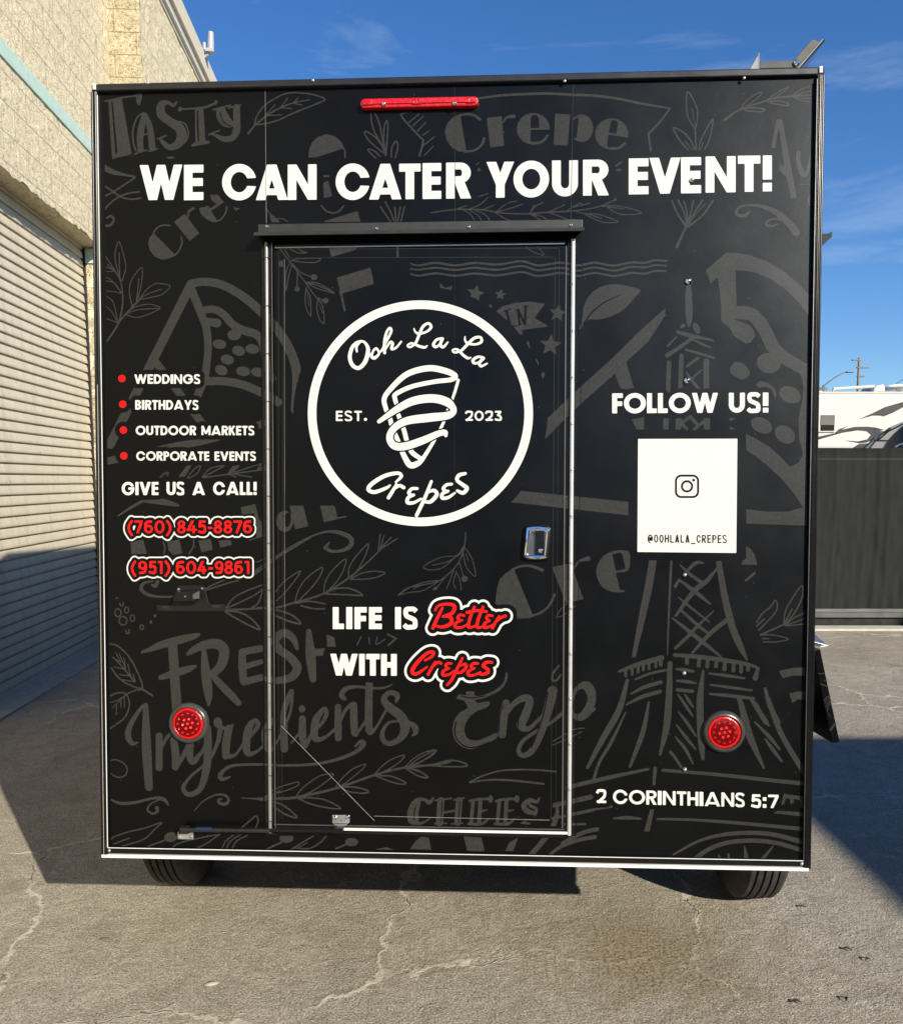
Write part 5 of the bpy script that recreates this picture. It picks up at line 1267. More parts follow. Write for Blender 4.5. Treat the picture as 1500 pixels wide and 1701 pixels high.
S3('1080 478 12 1060 512 26 1000 500 38 950 540 42 980 590 46 1048 608 30'); S3('985 495 14 1000 540 26 1055 575 26 1040 632 10'); Pg('918 696 975 645 965 680 1012 685 1000 702')
S((16, 44, 44, 42), '1231 530 1222 630 1180 745 1100 850 995 970'); S((28, 26), '1340 385 1520 345; 1335 515 1520 472; 1330 622 1520 582'); S((26, 34, 34), '1270 855 1350 812 1460 762 1560 740'); S((24, 30, 34), '1145 972 1250 890 1400 832 1540 805')
tile(165, 1220)
S((10, 14, 20, 32), '505 543 430 578 400 628 440 660 482 642 478 612'); S3('790 635 8 860 560 10 950 510 14 1030 503 20 1075 540 22 1050 580 28 998 572 26 992 545 22 1020 538 12')
S(11, '75 892 130 850 250 810 380 780 517 735 460 790 390 860 300 900 100 950; 120 912 250 864; 570 965 680 900 900 850 1002 832; 690 972 850 930 960 860 1002 832; 1010 972 1050 890 1117 835; 1045 972 1090 890 1172 835; 1090 972 1140 890 1232 840; 1345 975 1440 930 1520 895'); S(13, '335 962 480 905 550 880; 1185 775 1250 720 1300 680 1320 720 1300 777'); El(595, 855, 56, 40, -10)
tile(430, 1200)
El(230, 965, 58, 38); El(770, 997, 55, 34); S(14, '20 1077 100 1040 182 1003; 640 1052 722 1017'); S(12, '240 1077 330 1020 472 935; 290 1045 420 1050 510 1000 562 945'); S(8, '330 1040 402 1003')
Pg('1255 1055 1310 980 1350 950 1412 960 1432 1062; 950 1060 1060 1040 1130 1062')
tile(680, 1230); Pg('450 800 600 810 625 925 482 920; 795 920 830 850 905 808 862 922')

# ---- block lettering (drawn here, no font file)
def arcp(cx, cy, rx, ry, a0, a1, n=26): return [(cx + rx * math.cos(R(a0 + (a1 - a0) * i / n)), cy + ry * math.sin(R(a0 + (a1 - a0) * i / n))) for i in range(n + 1)]
def rect(x0, y0, x1, y1): return [(x0, y0), (x1, y0), (x1, y1), (x0, y1)]
def thick(pts, t, k=8):
    P = np.array(cr_(pts, k=k)); d = np.gradient(P, axis=0); d /= np.linalg.norm(d, axis=1)[:, None] + 1e-9
    n = np.stack([-d[:, 1], d[:, 0]], 1) * t / 2
    return [tuple(p) for p in P + n] + [tuple(p) for p in (P - n)[::-1]]
GW = dict(A=1.0, B=.62, C=.95, D=.74, E=.53, F=.50, G=1.0, H=.70, I=.25, K=.68, L=.46, M=.95, N=.82, O=1.03, P=.60, R=.66, S=.60, T=.60, U=.72, V=.88, W=1.22, Y=.80, X=.7)
GW.update({'!': .25, '.': .25, ':': .22, '-': .36, '_': .5, '(': .34, ')': .34, ' ': .36, '0': .74, '1': .46, '2': .62, '3': .6, '4': .68, '5': .6, '6': .64, '7': .62, '8': .64, '9': .64, '@': .8})
def glyph(ch, a, t):
    """(add, cut) polygons in a box a wide and 1 high, y up, stem t"""
    A = []; C = []
    h = t * 0.92
    if ch == 'I' : A = [rect(0, 0, a, 1)]
    elif ch == 'E': A = [rect(0, 0, t, 1), rect(0, 1 - h, a, 1), rect(0, .5 - h / 2 + .01, a * .97, .5 + h / 2 + .01), rect(0, 0, a, h)]
    elif ch == 'F': A = [rect(0, 0, t, 1), rect(0, 1 - h, a, 1), rect(0, .48 - h / 2, a * .94, .48 + h / 2)]
    elif ch == 'L': A = [rect(0, 0, t, 1), rect(0, 0, a, h)]
    elif ch == 'T': A = [rect(0, 1 - h, a, 1), rect(a / 2 - t / 2, 0, a / 2 + t / 2, 1)]
    elif ch == 'H': A = [rect(0, 0, t, 1), rect(a - t, 0, a, 1), rect(0, .5 - h / 2, a, .5 + h / 2)]
    elif ch == 'N': A = [rect(0, 0, t, 1), rect(a - t, 0, a, 1), [(0, 1), (t * 1.02, 1), (a, 0), (a - t * 1.02, 0)]]
    elif ch == 'M': A = [rect(0, 0, t * .95, 1), rect(a - t * .95, 0, a, 1), [(0, 1), (t, 1), (a / 2 + t * .42, .12), (a / 2 - t * .42, .12)], [(a, 1), (a - t, 1), (a / 2 - t * .42, .12), (a / 2 + t * .42, .12)]]
    elif ch == 'V': w = t * 1.1; b = (a - w) / 2; A = [[(0, 1), (w, 1), (b + w, 0), (b, 0)], [(a - w, 1), (a, 1), (b + w, 0), (b, 0)]]
    elif ch == 'A': w = t * 1.1; b = (a - w) / 2; A = [[(0, 0), (w, 0), (b + w, 1), (b, 1)], [(a - w, 0), (a, 0), (b + w, 1), (b, 1)], [(a * .2, .14), (a * .8, .14), (a * .7, .14 + h * .82), (a * .3, .14 + h * .82)]]
    elif ch == 'W': w = min(t, a * .24); q = a * .21; mm = (a - w) / 2; A = [[(0, 1), (w, 1), (q + w, 0), (q, 0)], [(mm, 1), (mm + w, 1), (q + w, 0), (q, 0)], [(mm, 1), (mm + w, 1), (a - q, 0), (a - q - w, 0)], [(a - w, 1), (a, 1), (a - q, 0), (a - q - w, 0)]]
    elif ch == 'Y': w = t * 1.12; A = [[(0, 1), (w, 1), (a / 2 + t / 2, .36), (a / 2 - t / 2, .36)], [(a - w, 1), (a, 1), (a / 2 + t / 2, .36), (a / 2 - t / 2, .36)], rect(a / 2 - t / 2, 0, a / 2 + t / 2, .45)]
    elif ch == 'X': w = t * 1.15; A = [[(0, 1), (w, 1), (a, 0), (a - w, 0)], [(a - w, 1), (a, 1), (w, 0), (0, 0)]]
    elif ch == 'K': w = t * 1.2; A = [rect(0, 0, t, 1), [(a - w, 1), (a, 1), (t + .04, .36), (t * .6, .5)], [(t * .9, .60), (t * 1.4, .72), (a, 0), (a - w, 0)]]
    elif ch == 'O' or ch == '0': A = [arcp(a / 2, .5, a / 2, .51, 0, 360, 60)]; C = [arcp(a / 2, .5, a / 2 - t, .51 - h, 0, 360, 60)]
    elif ch == 'C': A = [arcp(a / 2, .5, a / 2, .51, 0, 360, 60)]; C = [arcp(a / 2, .5, a / 2 - t, .51 - h, 0, 360, 60), [(a * .5, .405), (a * 1.03, .375), (a * 1.03, .615), (a * .5, .60)]]
    elif ch == 'G': A = [arcp(a / 2, .5, a / 2, .51, 0, 360, 60)]; C = [arcp(a / 2, .5, a / 2 - t, .51 - h, 0, 360, 60), [(a * .5, .5), (a * 1.03, .5), (a * 1.03, .68), (a * .5, .60)]]; 
    elif ch == 'D': A = [rect(0, 0, a * .5, 1), arcp(a * .45, .5, a * .55, .5, -90, 90, 40)]; C = [rect(t, h, a * .45, 1 - h), arcp(a * .45 - .001, .5, a * .55 - t, .5 - h, -90, 90, 40)]
    elif ch == 'U': r = a / 2; A = [rect(0, r * .98, t, 1), rect(a - t, r * .98, a, 1), arcp(r, r, r, r, 180, 360, 40)]; C = [arcp(r, r, r - t, r - h, 180, 360, 40), rect(t, r * .99, a - t, r + .1)]
    elif ch in 'PR':
        rb = .30 if ch == 'P' else .285; cy = 1 - rb
        A = [rect(0, 0, t, 1), rect(0, 1 - 2 * rb, a - rb, 1), arcp(a - rb * 1.02, cy, rb * 1.02, rb, -90, 90, 30)]; C = [rect(t, 1 - 2 * rb + h * .85, a - rb, 1 - h * .85), arcp(a - rb * 1.02 - .001, cy, rb * 1.02 - t, rb - h * .85, -90, 90, 30)]
    elif ch == 'B': A = [rect(0, 0, a * .55, 1), arcp(a * .52, .74, a * .42, .26, -90, 90, 30), arcp(a * .52, .28, a * .48, .28, -90, 90, 30)]; C = [rect(t, .58, a * .52, 1 - h * .8), arcp(a * .519, .71, a * .40 - t, .12, -90, 90, 20), rect(t, h * .8, a * .52, .43), arcp(a * .519, .30, a * .46 - t, .13, -90, 90, 20)]
    elif ch == 'S': A = [thick([(a * .90, .80), (a * .74, .90), (a * .5, 1.01 - h * .42), (a * .22, .92 - t * .12), (t * .46, .735), (a * .24, .595), (a * .5, .51), (a * .78, .41), (a - t * .46, .265), (a * .8, .09 + t * .10), (a * .5, -.01 + h * .42), (a * .24, .09), (a * .06, .20)], t * .86)]
    elif ch == '!': A = [rect(0, .33, a, 1), rect(0, 0, a, .24)]
    elif ch == '.': A = [arcp(a / 2, a / 2, a / 2, a / 2, 0, 360, 24)]
    elif ch == ':': A = [rect(0, 0, a, a), rect(0, .52, a, .52 + a)]
    elif ch == '-': A = [rect(0, .34, a, .34 + h)]
    elif ch == '_': A = [rect(0, -.16, a, -.16 + h)]
    elif ch == '(': A = [thick([(a * .92, 1.02), (t * .55, .62), (t * .55, .22), (a * .92, -.2)], t)]
    elif ch == ')': A = [thick([(a * .08, 1.02), (a - t * .55, .62), (a - t * .55, .22), (a * .08, -.2)], t)]
    elif ch == '1': A = [rect(a - t, 0, a, 1), rect(0, 1 - h, a, 1)]
    elif ch == '7': A = [rect(0, 1 - h, a, 1), [(a - t * 1.05, 1 - h * .5), (a, 1 - h * .5), (a, 1 - h), (a * .42 + t * .3, 0), (a * .42 - t * .75, 0)], ]
    elif ch == '4': A = [rect(a * .56, 0, a * .56 + t, .62), rect(0, .19, a, .19 + h), [(0, .19 + h * .4), (a * .46, 1), (a * .46 + t * 1.15, 1), (t * 1.1, .19 + h * .4)]]
    elif ch == '2': A = [thick([(a * .06, .70), (a * .2, .89), (a * .5, 1 - h * .48), (a * .82, .88), (a - t * .52, .70), (a * .78, .46), (a * .45, .22), (a * .16, .02)], t), rect(a * .03, 0, a, h)]; 
    elif ch == '3': A = [rect(a * .06, 1 - h, a * .9, 1), [(a * .58, 1 - h * .5), (a * .92, 1 - h * .5), (a * .92, 1 - h), (a * .55, .5), (a * .3, .55)], thick([(a * .36, .55), (a * .62, .545), (a - t * .5, .3), (a * .78, .1), (a * .46, h * .48), (a * .04, .16)], t)]
    elif ch == '5': A = [rect(a * .12, 1 - h, a * .94, 1), [(a * .12, 1), (a * .12 + t, 1), (a * .10 + t, .5), (a * .06, .47)], thick([(a * .12, .5), (a * .5, .60), (a * .82, .52), (a - t * .5, .31), (a * .78, .1), (a * .45, h * .48), (a * .03, .17)], t)]
    elif ch in '69':
        r = .335
        A = [arcp(a / 2, r, a / 2, r, 0, 360, 44), thick([(a * .9, .93 - t * .1), (a * .58, 1 - h * .5), (a * .22, .82), (t * .5, .45), (t * .52, .3)], t)]; C = [arcp(a / 2, r, a / 2 - t, r - h * .95, 0, 360, 40)]
        if ch == '9': A = [[(a - x, 1 - y) for x, y in p] for p in A]; C = [[(a - x, 1 - y) for x, y in p] for p in C]
    elif ch == '8': A = [arcp(a / 2, .745, a * .45, .265, 0, 360, 40), arcp(a / 2, .28, a / 2, .29, 0, 360, 40)]; C = [arcp(a / 2, .75, a * .45 - t, .265 - h * .9, 0, 360, 30), arcp(a / 2, .28, a / 2 - t, .29 - h * .95, 0, 360, 30)]
    elif ch == '@': A = [arcp(a / 2, .46, a / 2, .54, 0, 360, 50)]; C = [arcp(a / 2, .46, a / 2 - t, .54 - t, 0, 360, 50), rect(a * .55, -.02, a * 1.02, .2)]
    return A, C
def letter(ch, x0, x1, yt, yb, t, slope=0.0):
    """one letter in its own box of image pixels"""
    Hc = yb - yt; a = (x1 - x0) / Hc
    A, C = glyph(ch, a, t)
    m = lambda p: (x0 + p[0] * Hc, yb - p[1] * Hc + slope * p[0] * Hc)
    sub = Lay(int(x0) - 20, int(yt) - 20 - int(abs(slope) * 40), int(x1 - x0) + 42, int(Hc * 1.25) + 44 + int(abs(slope) * 80))
    for p in A: sub.poly([m(q) for q in p], False, 20)
    for p in C: sub.poly([m(q) for q in p], True, 20)
    if ch == 'G': sub.poly([m(q) for q in rect(a * .52, .40, a * .995, .40 + t * .86)], False, 20)
    if ch == 'R': sub.poly([m(q) for q in [(a * .34, .46), (a * .34 + t * 1.15, .46), (a * 1.02, 0), (a * 1.02 - t * 1.22, 0)]], False, 20)
    if ch == '@': 
        for p in ([arcp(a * .52, .45, a * .24, .24, 0, 360, 30)], ): sub.poly([m(q) for q in p[0]], False, 20)
        sub.poly([m(q) for q in arcp(a * .52, .45, a * .24 - t, .24 - t, 0, 360, 30)], True, 20)
        sub.poly([m(q) for q in rect(a * .70, .2, a * .70 + t, .68)], False, 20)
    w = LAYER.win(sub.ox, sub.oy, sub.ox + sub.nx - 1, sub.oy + sub.ny - 1)
    i0, i1, j0, j1 = w
    oi, oj = sub.ox - LAYER.ox, sub.oy - LAYER.oy
    v = LAYER.f[j0:j1, i0:i1]
    np.minimum(v, sub.f[j0 - oj:j1 - oj, i0 - oi:i1 - oi], out=v)
def line(text, x0, x1, yt, yb, t, gap=0.05, dy=0.0, sp=None, squeeze=None):
    """a line of lettering fitted between x0 and x1; dy lifts the right end"""
    ws = [(sp if (c == ' ' and sp) else GW[c]) for c in text]
    n = len(text)
    tot = sum(ws) + gap * (n - 1); k = (x1 - x0) / tot
    x = x0
    for c, w in zip(text, ws):
        s = dy / (x1 - x0); off = s * (x - x0)
        if c != ' ': letter(c, x, x + w * k, yt + off, yb + off, t, s)
        x += (w + gap) * k

WHITE = LAYER = Lay()
HEAD = [(150, 'W', 410, 765, 768, 1060), (150, 'E', 778, 940, 766, 1060), (150, 'C', 1095, 1380, 763, 1060), (400, 'A', 125, 390, 765, 1060), (400, 'N', 390, 630, 764, 1058), (400, 'C', 788, 1072, 759, 1057),
        (400, 'A', 1065, 1335, 759, 1055), (650, 'T', 65, 243, 757, 1052), (650, 'E', 260, 415, 752, 1050), (650, 'R', 455, 660, 748, 1047), (650, 'Y', 790, 1020, 742, 1040), (650, 'O', 1015, 1310, 736, 1036),
        (900, 'U', 85, 300, 730, 1030), (900, 'R', 342, 553, 724, 1022), (900, 'E', 722, 886, 713, 1012), (900, 'V', 893, 1152, 708, 1007), (900, 'E', 1156, 1323, 703, 1003), (1100, 'N', 360, 610, 696, 997), (1100, 'T', 628, 815, 690, 991), (1100, '!', 835, 911, 688, 987)]
for ox, ch, a0, a1, t0, t1 in HEAD: letter(ch, ox + a0 / 5, ox + a1 / 5, 120 + t0 / 5, 120 + t1 / 5, 0.243, -0.012)
line('WEDDINGS', 223.2, 332.5, 621.6, 637.2, .225, .075, 0.1); line('BIRTHDAYS', 224.6, 329.6, 664.4, 680.2, .225, .075, 0.2)
line('OUTDOOR MARKETS', 225.4, 422.4, 707.0, 722.6, .225, .075, 0.2, .40); line('CORPORATE EVENTS', 226.4, 425.0, 749.8, 765.0, .225, .075, 0.2, .40)
line('GIVE US A CALL!', 202.2, 426.4, 800.6, 822.4, .225, .075, -0.2, .48)
line('FOLLOW', 1016.8, 1192.6, 653.2, 686.4, .25, .05, -1.0); line('US!', 1210.6, 1276.4, 652.2, 685.4, .25, .10, -0.4)
line('LIFE', 552.8, 634.4, 1008.6, 1045.2, .27, .09); line('IS', 656.2, 693.8, 1008.6, 1045.2, .25, .09); line('WITH', 548.6, 659.2, 1086.2, 1122.4, .27, .06, .4)
line('2', 990.8, 1007.0, 1311.4, 1334.0, .20, .05, .6); line('CORINTHIANS', 1018.2, 1237.0, 1312.2, 1335.6, .205, .075, 5.6); line('5:7', 1247.4, 1293.2, 1319.8, 1342.0, .205, .10, 1.0)
line('EST.', 558.0, 609.8, 682.2, 699.2, .20, .16); line('2023', 772.8, 833.8, 682.2, 698.8, .20, .12)
# logo roundel
tile(500, 500, 3.75)
Ring(743.8, 698.5, 674.5, 677, 53.5, 0, 220)
S3('348 314 12 346 280 16 372 250 14'); S3('372 248 14 398 258 16 418 300 24 402 372 27 362 416 24 322 400 24 304 350 24 318 290 22 345 258 16 372 248 12')
S3('450 312 12 438 340 20 458 354 20 486 326 14 470 294 14 450 308 14'); S(12, '486 322 505 305'); S3('500 312 12 532 250 15 562 188 16 553 166 14 533 195 16 520 255 18 521 322 18'); S3('524 302 12 555 256 15 571 264 18 564 297 16 592 290 14 624 252 12')
LL = '704 170 8 712 190 12 735 202 16 782 190 14 810 162 18 795 138 16 760 158 18 735 212 18 714 260 16 680 286 13 664 276 12 690 262 14 735 280 17 770 288 16 786 277 8'
AA = ['876 232 16 845 240 16 825 270 19 840 285 16 870 264 14 880 236 12', '882 234 18 868 270 19 886 286 16 914 256 11']
S3(LL)
for q in AA: S3(q)
def rot_(t, ang, c0, c1):
    o = []
    for x, y, w in nums(t, 3):
        dx, dy = x - c0[0], y - c0[1]; c, s = math.cos(R(ang)), math.sin(R(ang)); o.append('%f %f %f' % (c1[0] + dx * c - dy * s, c1[1] + dx * s + dy * c, w))
    return ' '.join(o)
S3(rot_(LL, 22, (741, 221), (1037, 282)))
for q in AA: S3(rot_(q, 22, (870, 260), (1117, 375)))
S3('590 1128 12 612 1108 18 626 1088 20 600 1072 22 520 1090 25 440 1140 26 420 1175 24 460 1190 24 530 1165 20 555 1148 12'); S3('595 1142 16 570 1185 22 545 1225 22'); S3('572 1178 12 612 1150 20 640 1162 22')
S3('724 1168 18 690 1170 20 672 1195 22 692 1212 20'); S3('702 1208 18 668 1225 22 664 1255 23 702 1256 20 748 1232 14'); S3('812 1124 18 770 1230 23 720 1335 22'); S3('788 1192 14 828 1180 22 846 1206 24 810 1248 24 772 1252 16')
S3('938 1140 18 905 1146 20 887 1170 22 906 1188 20'); S3('916 1184 18 882 1200 22 880 1226 23 916 1224 20 958 1196 14'); S3('1024 1074 18 985 1085 24 972 1115 22 1008 1145 24 1034 1166 24 1010 1195 24 974 1182 18')
S3('532 682 28 518 610 30 560 545 32 660 455 36 790 418 38 890 432 38 958 462 34 938 488 30 830 502 28 690 532 28 592 578 28 585 605 28 594 638 26')
S3('980 492 18 960 560 18 942 614 16'); S3('548 700 28 570 790 28 605 872 28 640 960 32 678 1020 38 720 1015 36 760 980 26 840 850 20 890 750 18 920 660 18'); S3('600 690 26 640 800 28 660 872 28 690 940 30 752 986 26')
BANDP = '486 750 24 600 672 42 700 622 50 820 606 52 912 630 52 952 680 36 915 712 46 800 726 52 660 746 48 580 792 42 552 850 42 580 900 46 650 904 48 760 868 46 850 828 38 895 818 34 902 838 20'
S3(' '.join('%f %f %f' % (x, y, w + 17) for x, y, w in nums(BANDP, 3)), True); S3(BANDP)

RED = LAYER = Lay()
for x, y in ((202.6, 628.5), (203.9, 671.2), (205.0, 714.3), (205.8, 757.0)): tile(x, y, 1); El(0, 0, 6.1, 6.1)
T_ = .185
for ch, a0, a1 in (('(', 262, 303), ('7', 318, 385), ('6', 398, 470), ('0', 485, 566), (')', 580, 622), ('8', 672, 742), ('4', 752, 835), ('5', 845, 912), ('-', 928, 965), ('8', 975, 1045), ('8', 1058, 1128), ('7', 1140, 1210), ('6', 1220, 1293)):
    letter(ch, 160 + a0 / 5, 160 + a1 / 5, 840 + 123 / 5, 840 + 230 / 5, T_)
for ch, a0, a1 in (('(', 290, 330), ('9', 348, 420), ('5', 435, 499), ('1', 512, 550), (')', 568, 612), ('6', 662, 735), ('0', 748, 828), ('4', 838, 915), ('-', 930, 970), ('9', 985, 1055), ('8', 1065, 1135), ('6', 1148, 1218), ('1', 1232, 1272)):
    letter(ch, 160 + a0 / 5, 160 + a1 / 5, 840 + 460 / 5, 840 + 567 / 5, T_)
PHONE_END = 1
tile(680, 840)
S3('275 850 20 235 930 26 195 1018 26'); S3('215 870 18 240 832 20 310 818 24 372 832 30 358 890 30 280 922 22'); S3('285 918 18 345 930 28 343 980 32 280 1008 26 218 1000 18')
S3('455 915 20 420 907 22 402 935 24 425 952 18'); S3('438 952 18 387 975 24 382 1008 26 430 1013 22 482 988 16'); S3('540 842 22 502 940 26 492 1008 26 532 1006 18 560 990 14'); S3('612 842 22 574 940 26 562 1008 26 602 1008 20 630 990 14'); S3('478 888 24 560 872 24 640 880 22'); S3('690 915 20 655 912 22 640 935 22 662 955 18'); S3('668 955 18 624 980 24 627 1013 26 670 1003 20 700 985 14'); S3('745 920 20 715 970 24 690 1018 24'); S3('712 975 14 760 932 22 797 917 26')
S3('128 1288 16 188 1252 24 200 1217 24 150 1225 26 80 1288 30 30 1355 32 28 1392 28 62 1398 26 120 1360 20 150 1338 12'); S3('215 1302 22 185 1350 24 155 1403 24'); S3('190 1342 14 240 1302 22 264 1312 22'); S3('350 1312 18 315 1312 22 302 1335 22 322 1352 16'); S3('330 1352 16 282 1376 24 282 1408 25 330 1403 20 372 1372 14'); S3('440 1268 20 400 1350 24 350 1450 25 315 1488 22'); S3('418 1332 14 464 1317 24 470 1345 26 430 1385 24 388 1390 16'); S3('570 1312 20 532 1312 22 512 1335 22 532 1352 16'); S3('542 1352 16 492 1376 24 492 1408 25 540 1408 20 592 1382 14'); S3('686 1302 22 642 1302 26 613 1330 26 650 1360 28 650 1388 28 602 1403 24 570 1390 16')

CARD = LAYER = Lay()
LAYER.poly([(1059.9, 729.0), (1224.9, 728.6), (1223.0, 918.6), (1058.8, 916.9)])
INK = LAYER = Lay()
line('@OOHLALA_CREPES', 1075.4, 1207.2, 888.2, 902.0, .125, .11, 0.8)
# the handle is set in a condensed face: letters share one narrow width
INK.f[:] = 60
x = 1075.6; wd = {'@': 9.0, '_': 8.0, 'L': 6.6, 'E': 6.6}
seq = '@OOHLALA_CREPES'; tot = sum(wd.get(c, 7.4) for c in seq); kk = (1207.2 - 1075.6 - 1.75 * 14) / tot
for i, c in enumerate(seq):
    w = wd.get(c, 7.4) * kk; letter(c, x, x + w, 888.0 + 0.06 * i, 901.4 + 0.06 * i, .165); x += w + 1.75
tile(1050, 640, 4.8387)
def rrect(cx, cy, hx, hy, r, w):
    p = []
    for sx, sy, a0 in ((1, -1, -90), (1, 1, 0), (-1, 1, 90), (-1, -1, 180)):
        for i in range(7):
            t = R(a0 + 15 * i); p.append((*g_(cx + sx * (hx - r) + r * math.cos(t), cy + sy * (hy - r) + r * math.sin(t)), w / TS))
    LAYER.cap(p + p[:1])
rrect(441, 812, 89, 86, 42, 17); Ring(441, 812, 41, 41, 17); El(494, 762, 12, 12)

# ---- combine: outlines and the dark clear zones round the lettering
box_ = lambda pts: (lambda l: (l.poly(pts, False, 4000), l.f)[1])(Lay())
PANEL_CLIP = box_([(173.0, 151.5), (1347.5, 134.0), (1333.0, 1431.0), (184.5, 1405.5)])
DOORBOX = box_([(457.2, 411.0), (938.6, 408.5), (934.5, 1373.0), (458.6, 1374.5)])
FRAMEBOX = box_([(438.0, 386.0), (968, 386.0), (957.0, 1389.0), (438.5, 1389.0)])
RAILBOX = box_([(427.0, 369.0), (968.0, 365.5), (968.0, 389.0), (427.0, 389.0)])
YY, XX = np.mgrid[GY0:GY0 + GNY, GX0:GX0 + GNX].astype(np.float32)
def zone(x0, y0, x1, y1): return np.maximum(np.maximum(x0 - XX, XX - x1), np.maximum(y0 - YY, YY - y1))
redz_phone = zone(190, 850, 440, 975); redz_script = zone(660, 985, 870, 1160)
phone = np.maximum(RED.f, redz_phone); script = np.maximum(RED.f, redz_script)
ringw = np.minimum(np.maximum(phone - 7.3, -(phone - 4.9)), np.maximum(script - 10.2, -(script - 6.4)))
RW = Lay(); RW.f = ringw
head = np.maximum(WHITE.f, zone(200, 240, 1320, 360)); small = WHITE.f
halo = np.minimum(head - 10.5, small - 7.5)
halo = np.minimum(halo, np.minimum(np.maximum(WHITE.f, zone(520, 990, 720, 1140)) - 11.5, np.minimum(phone - 8.5, script - 18)))
halo = np.minimum(halo, np.maximum(RED.f, zone(190, 615, 215, 770)) - 8.0)
halo = np.minimum(halo, CARD.f - 13.5)
halo = np.minimum(halo, np.hypot(XX - 698.4, YY - 686.3) - 211.0)
DOOD.f = np.maximum(DOOD.f, -halo)

def contour(F, name, mat, parent, y, clip=None):
    """flat sheet bounded by the zero line of F"""
    f = F if clip is None else np.maximum(F, clip)
    ins = f < 0
    if not ins.any(): return None
    c = ins[:-1, :-1].astype(np.int8) + ins[:-1, 1:] + ins[1:, 1:] + ins[1:, :-1]
    V = []; FC = []
    full = c == 4
    for j in np.nonzero(full.any(1))[0]:
        r = full[j].astype(np.int8); d = np.diff(np.concatenate([[0], r, [0]]))
        for a, b in zip(np.nonzero(d == 1)[0], np.nonzero(d == -1)[0]):
            k = len(V)
            V += [(a, j), (b, j), (b, j + 1), (a, j + 1)]; FC.append((k, k + 1, k + 2, k + 3))
    jj, ii = np.nonzero((c > 0) & (c < 4))
    g = f.astype(np.float64)
    for j, i in zip(jj.tolist(), ii.tolist()):
        cs = ((i, j, g[j, i]), (i + 1, j, g[j, i + 1]), (i + 1, j + 1, g[j + 1, i + 1]), (i, j + 1, g[j + 1, i]))
        k = len(V); p = []
        for q in range(4):
            x0, y0, v0 = cs[q]; x1, y1, v1 = cs[(q + 1) % 4]
            if v0 < 0: p.append((x0, y0))
            if (v0 < 0) != (v1 < 0):
                t = v0 / (v0 - v1); p.append((x0 + (x1 - x0) * t, y0 + (y1 - y0) * t))
        if len(p) >= 3:
            V += p; FC.append(tuple(range(k, k + len(p))))
    P = np.array(V, float)
    px = P[:, 0] + GX0; py = P[:, 1] + GY0
    D = CAM_AXES @ np.stack([(px - 750) / FPX, -(py - 948) / FPX, np.ones(len(px))])
    t = (y - CAM_POS[1]) / D[1]
    X = CAM_POS[0] + D[0] * t; Z = CAM_POS[2] + D[2] * t
    me = bpy.data.meshes.new(name)
    me.from_pydata(np.stack([X, np.full(len(X), y), Z], 1).tolist(), [], [q for q in FC])
    me.materials.append(mat)
    o = bpy.data.objects.new(name, me); COL.objects.link(o); o.parent = parent
    return o
YB = -0.0003; YD = DY - 0.0003
BODY = np.maximum(np.maximum(PANEL_CLIP, -FRAMEBOX), -RAILBOX)
contour(DOOD.f, 'wrap_doodles', MAT['doodle'], PANEL, YB, BODY)
contour(DOOD.f, 'wrap_doodles', MAT['doodle'], DOOR, YD, DOORBOX)
contour(DOOD.f, 'frame_doodles', MAT['doodle'], FR, -0.0089, np.maximum(np.maximum(FRAMEBOX + 1, -DOORBOX + 1.5), zone(0, 410, 2000, 1374)))
contour(WHITE.f, 'headline_lettering', MAT['white_print'], PANEL, YB, np.maximum(BODY, zone(200, 240, 1320, 360)))
contour(WHITE.f, 'service_list', MAT['white_print'], PANEL, YB, np.maximum(BODY, zone(190, 610, 440, 775)))
contour(WHITE.f, 'call_lettering', MAT['white_print'], PANEL, YB, np.maximum(BODY, zone(190, 780, 440, 835)))
contour(WHITE.f, 'follow_lettering', MAT['white_print'], PANEL, YB, np.maximum(BODY, zone(1000, 640, 1300, 700)))
contour(WHITE.f, 'verse_lettering', MAT['white_print'], PANEL, YB, np.maximum(BODY, zone(980, 1300, 1310, 1360)))
contour(RED.f, 'list_bullets', MAT['red_print'], PANEL, YB, zone(190, 610, 215, 775))
contour(RED.f, 'phone_numbers', MAT['red_print'], PANEL, YB, redz_phone)
contour(RW.f, 'phone_outline', MAT['white_print'], PANEL, YB, redz_phone)
contour(np.maximum(CARD.f, -INK.f), 'handle_card', MAT['white_print'], PANEL, YB)
contour(WHITE.f, 'round_logo', MAT['white_print'], DOOR, YD, np.maximum(DOORBOX, zone(500, 490, 900, 890)))
contour(WHITE.f, 'slogan_lettering', MAT['white_print'], DOOR, YD, np.maximum(DOORBOX, zone(500, 990, 720, 1140)))
contour(RED.f, 'slogan_script', MAT['red_print'], DOOR, YD, redz_script)
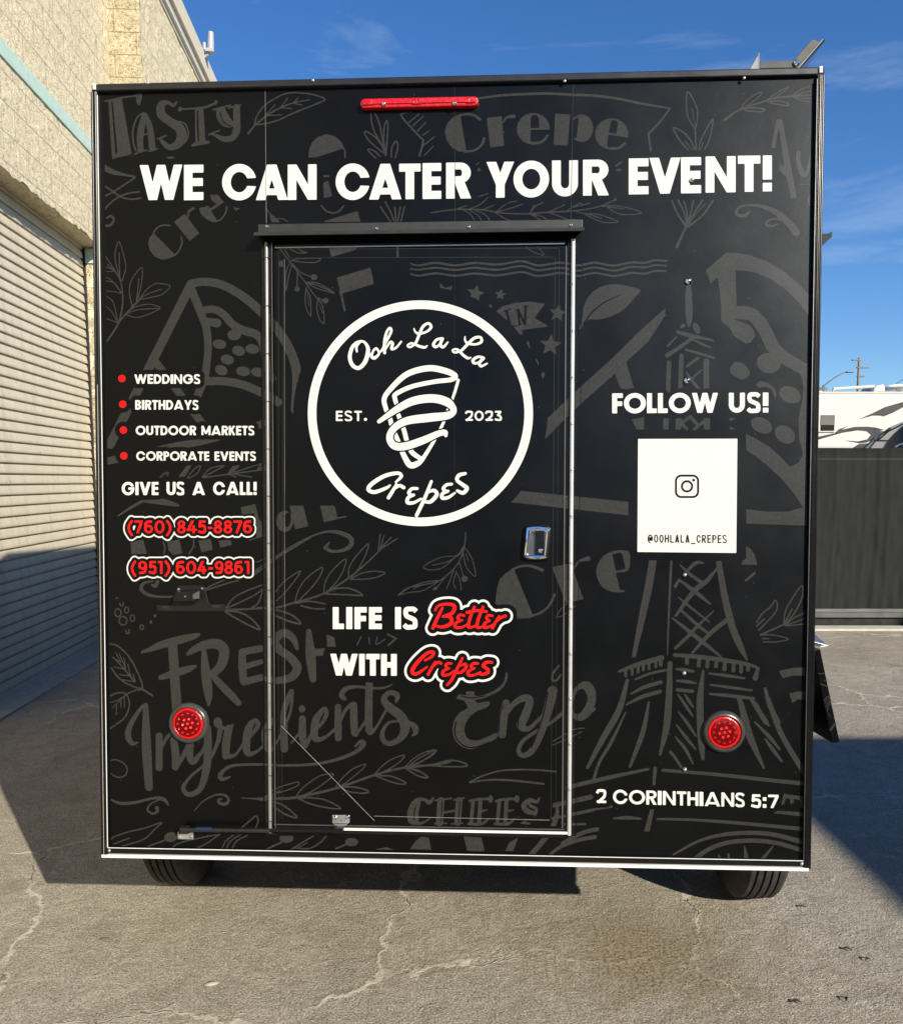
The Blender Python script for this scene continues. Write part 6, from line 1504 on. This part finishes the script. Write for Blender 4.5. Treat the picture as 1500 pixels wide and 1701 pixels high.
contour(RW.f, 'script_outline', MAT['white_print'], DOOR, YD, redz_script)

# ------------------------------------------------------------------ small litter on the paving
def gpt(px, py):
    t = R(-6.2); a = (px - 750) / FPX; b = -(py - 948) / FPX
    d = Vector((a, math.cos(t) - b * math.sin(t), math.sin(t) + b * math.cos(t)))
    return Vector((0, 0, CAM_H)) - d * (CAM_H / d.z)
leaf_m = plain('dry_leaf', (0.045, 0.035, 0.028), 0.8, var=0.3)
for i, (px, py, an) in enumerate(((1334, 1509, 20), (1405, 1580, 150), (1441, 1596, 40), (1321, 1668, 160), (1404, 1662, 75))):
    b = MB(); c = gpt(px, py); L = 0.020 + 0.004 * (i % 2)
    V = []; n = 7
    for j in range(n):
        u = j / (n - 1); w = 0.0065 * math.sin(math.pi * min(0.98, u + 0.02)); zz = 0.003 + 0.006 * math.sin(math.pi * u * 1.3)
        x = (u - 0.5) * L * 1.6
        for sg, dz in ((-1, 0.004), (0, 0), (1, 0.003)):
            V.append((x, sg * w, zz + dz))
    F = []
    for j in range(n - 1):
        for k in range(2):
            q = j * 3 + k; F.append((q, q + 1, q + 4, q + 3))
    b.add(V, F)
    o = b.link('fallen_leaf', leaf_m, None, smooth=True)
    o.location = c; o.rotation_euler = (0, 0, R(an))
    tag(o, 'tiny dark dry leaf lying on the sunlit paving right of the trailer', 'leaf', 'dry leaves on the paving')
for px, py, rr0, col, lab in ((173, 1561, 0.011, (0.13, 0.115, 0.09), 'small dark pebble on the sunlit paving left of the trailer'), (352, 1636, 0.014, (0.42, 0.38, 0.31), 'small pale stone chip lying in a crack of the paving')):
    b = MB(); c = gpt(px, py)
    b.lathe([(rr0 * 0.8, 0), (rr0, rr0 * 0.18), (rr0 * 0.7, rr0 * 0.42), (0.0004, rr0 * 0.5)], (0, 0, 0), (0, 0, 1), 11)
    o = b.link('pebble', plain('stone', col, 0.9, bump=0.5), None, smooth=True); o.location = c; o.scale = (1.7, 0.8, 1.0); o.rotation_euler = (0, 0, 0.3)
    tag(o, lab, 'pebble')
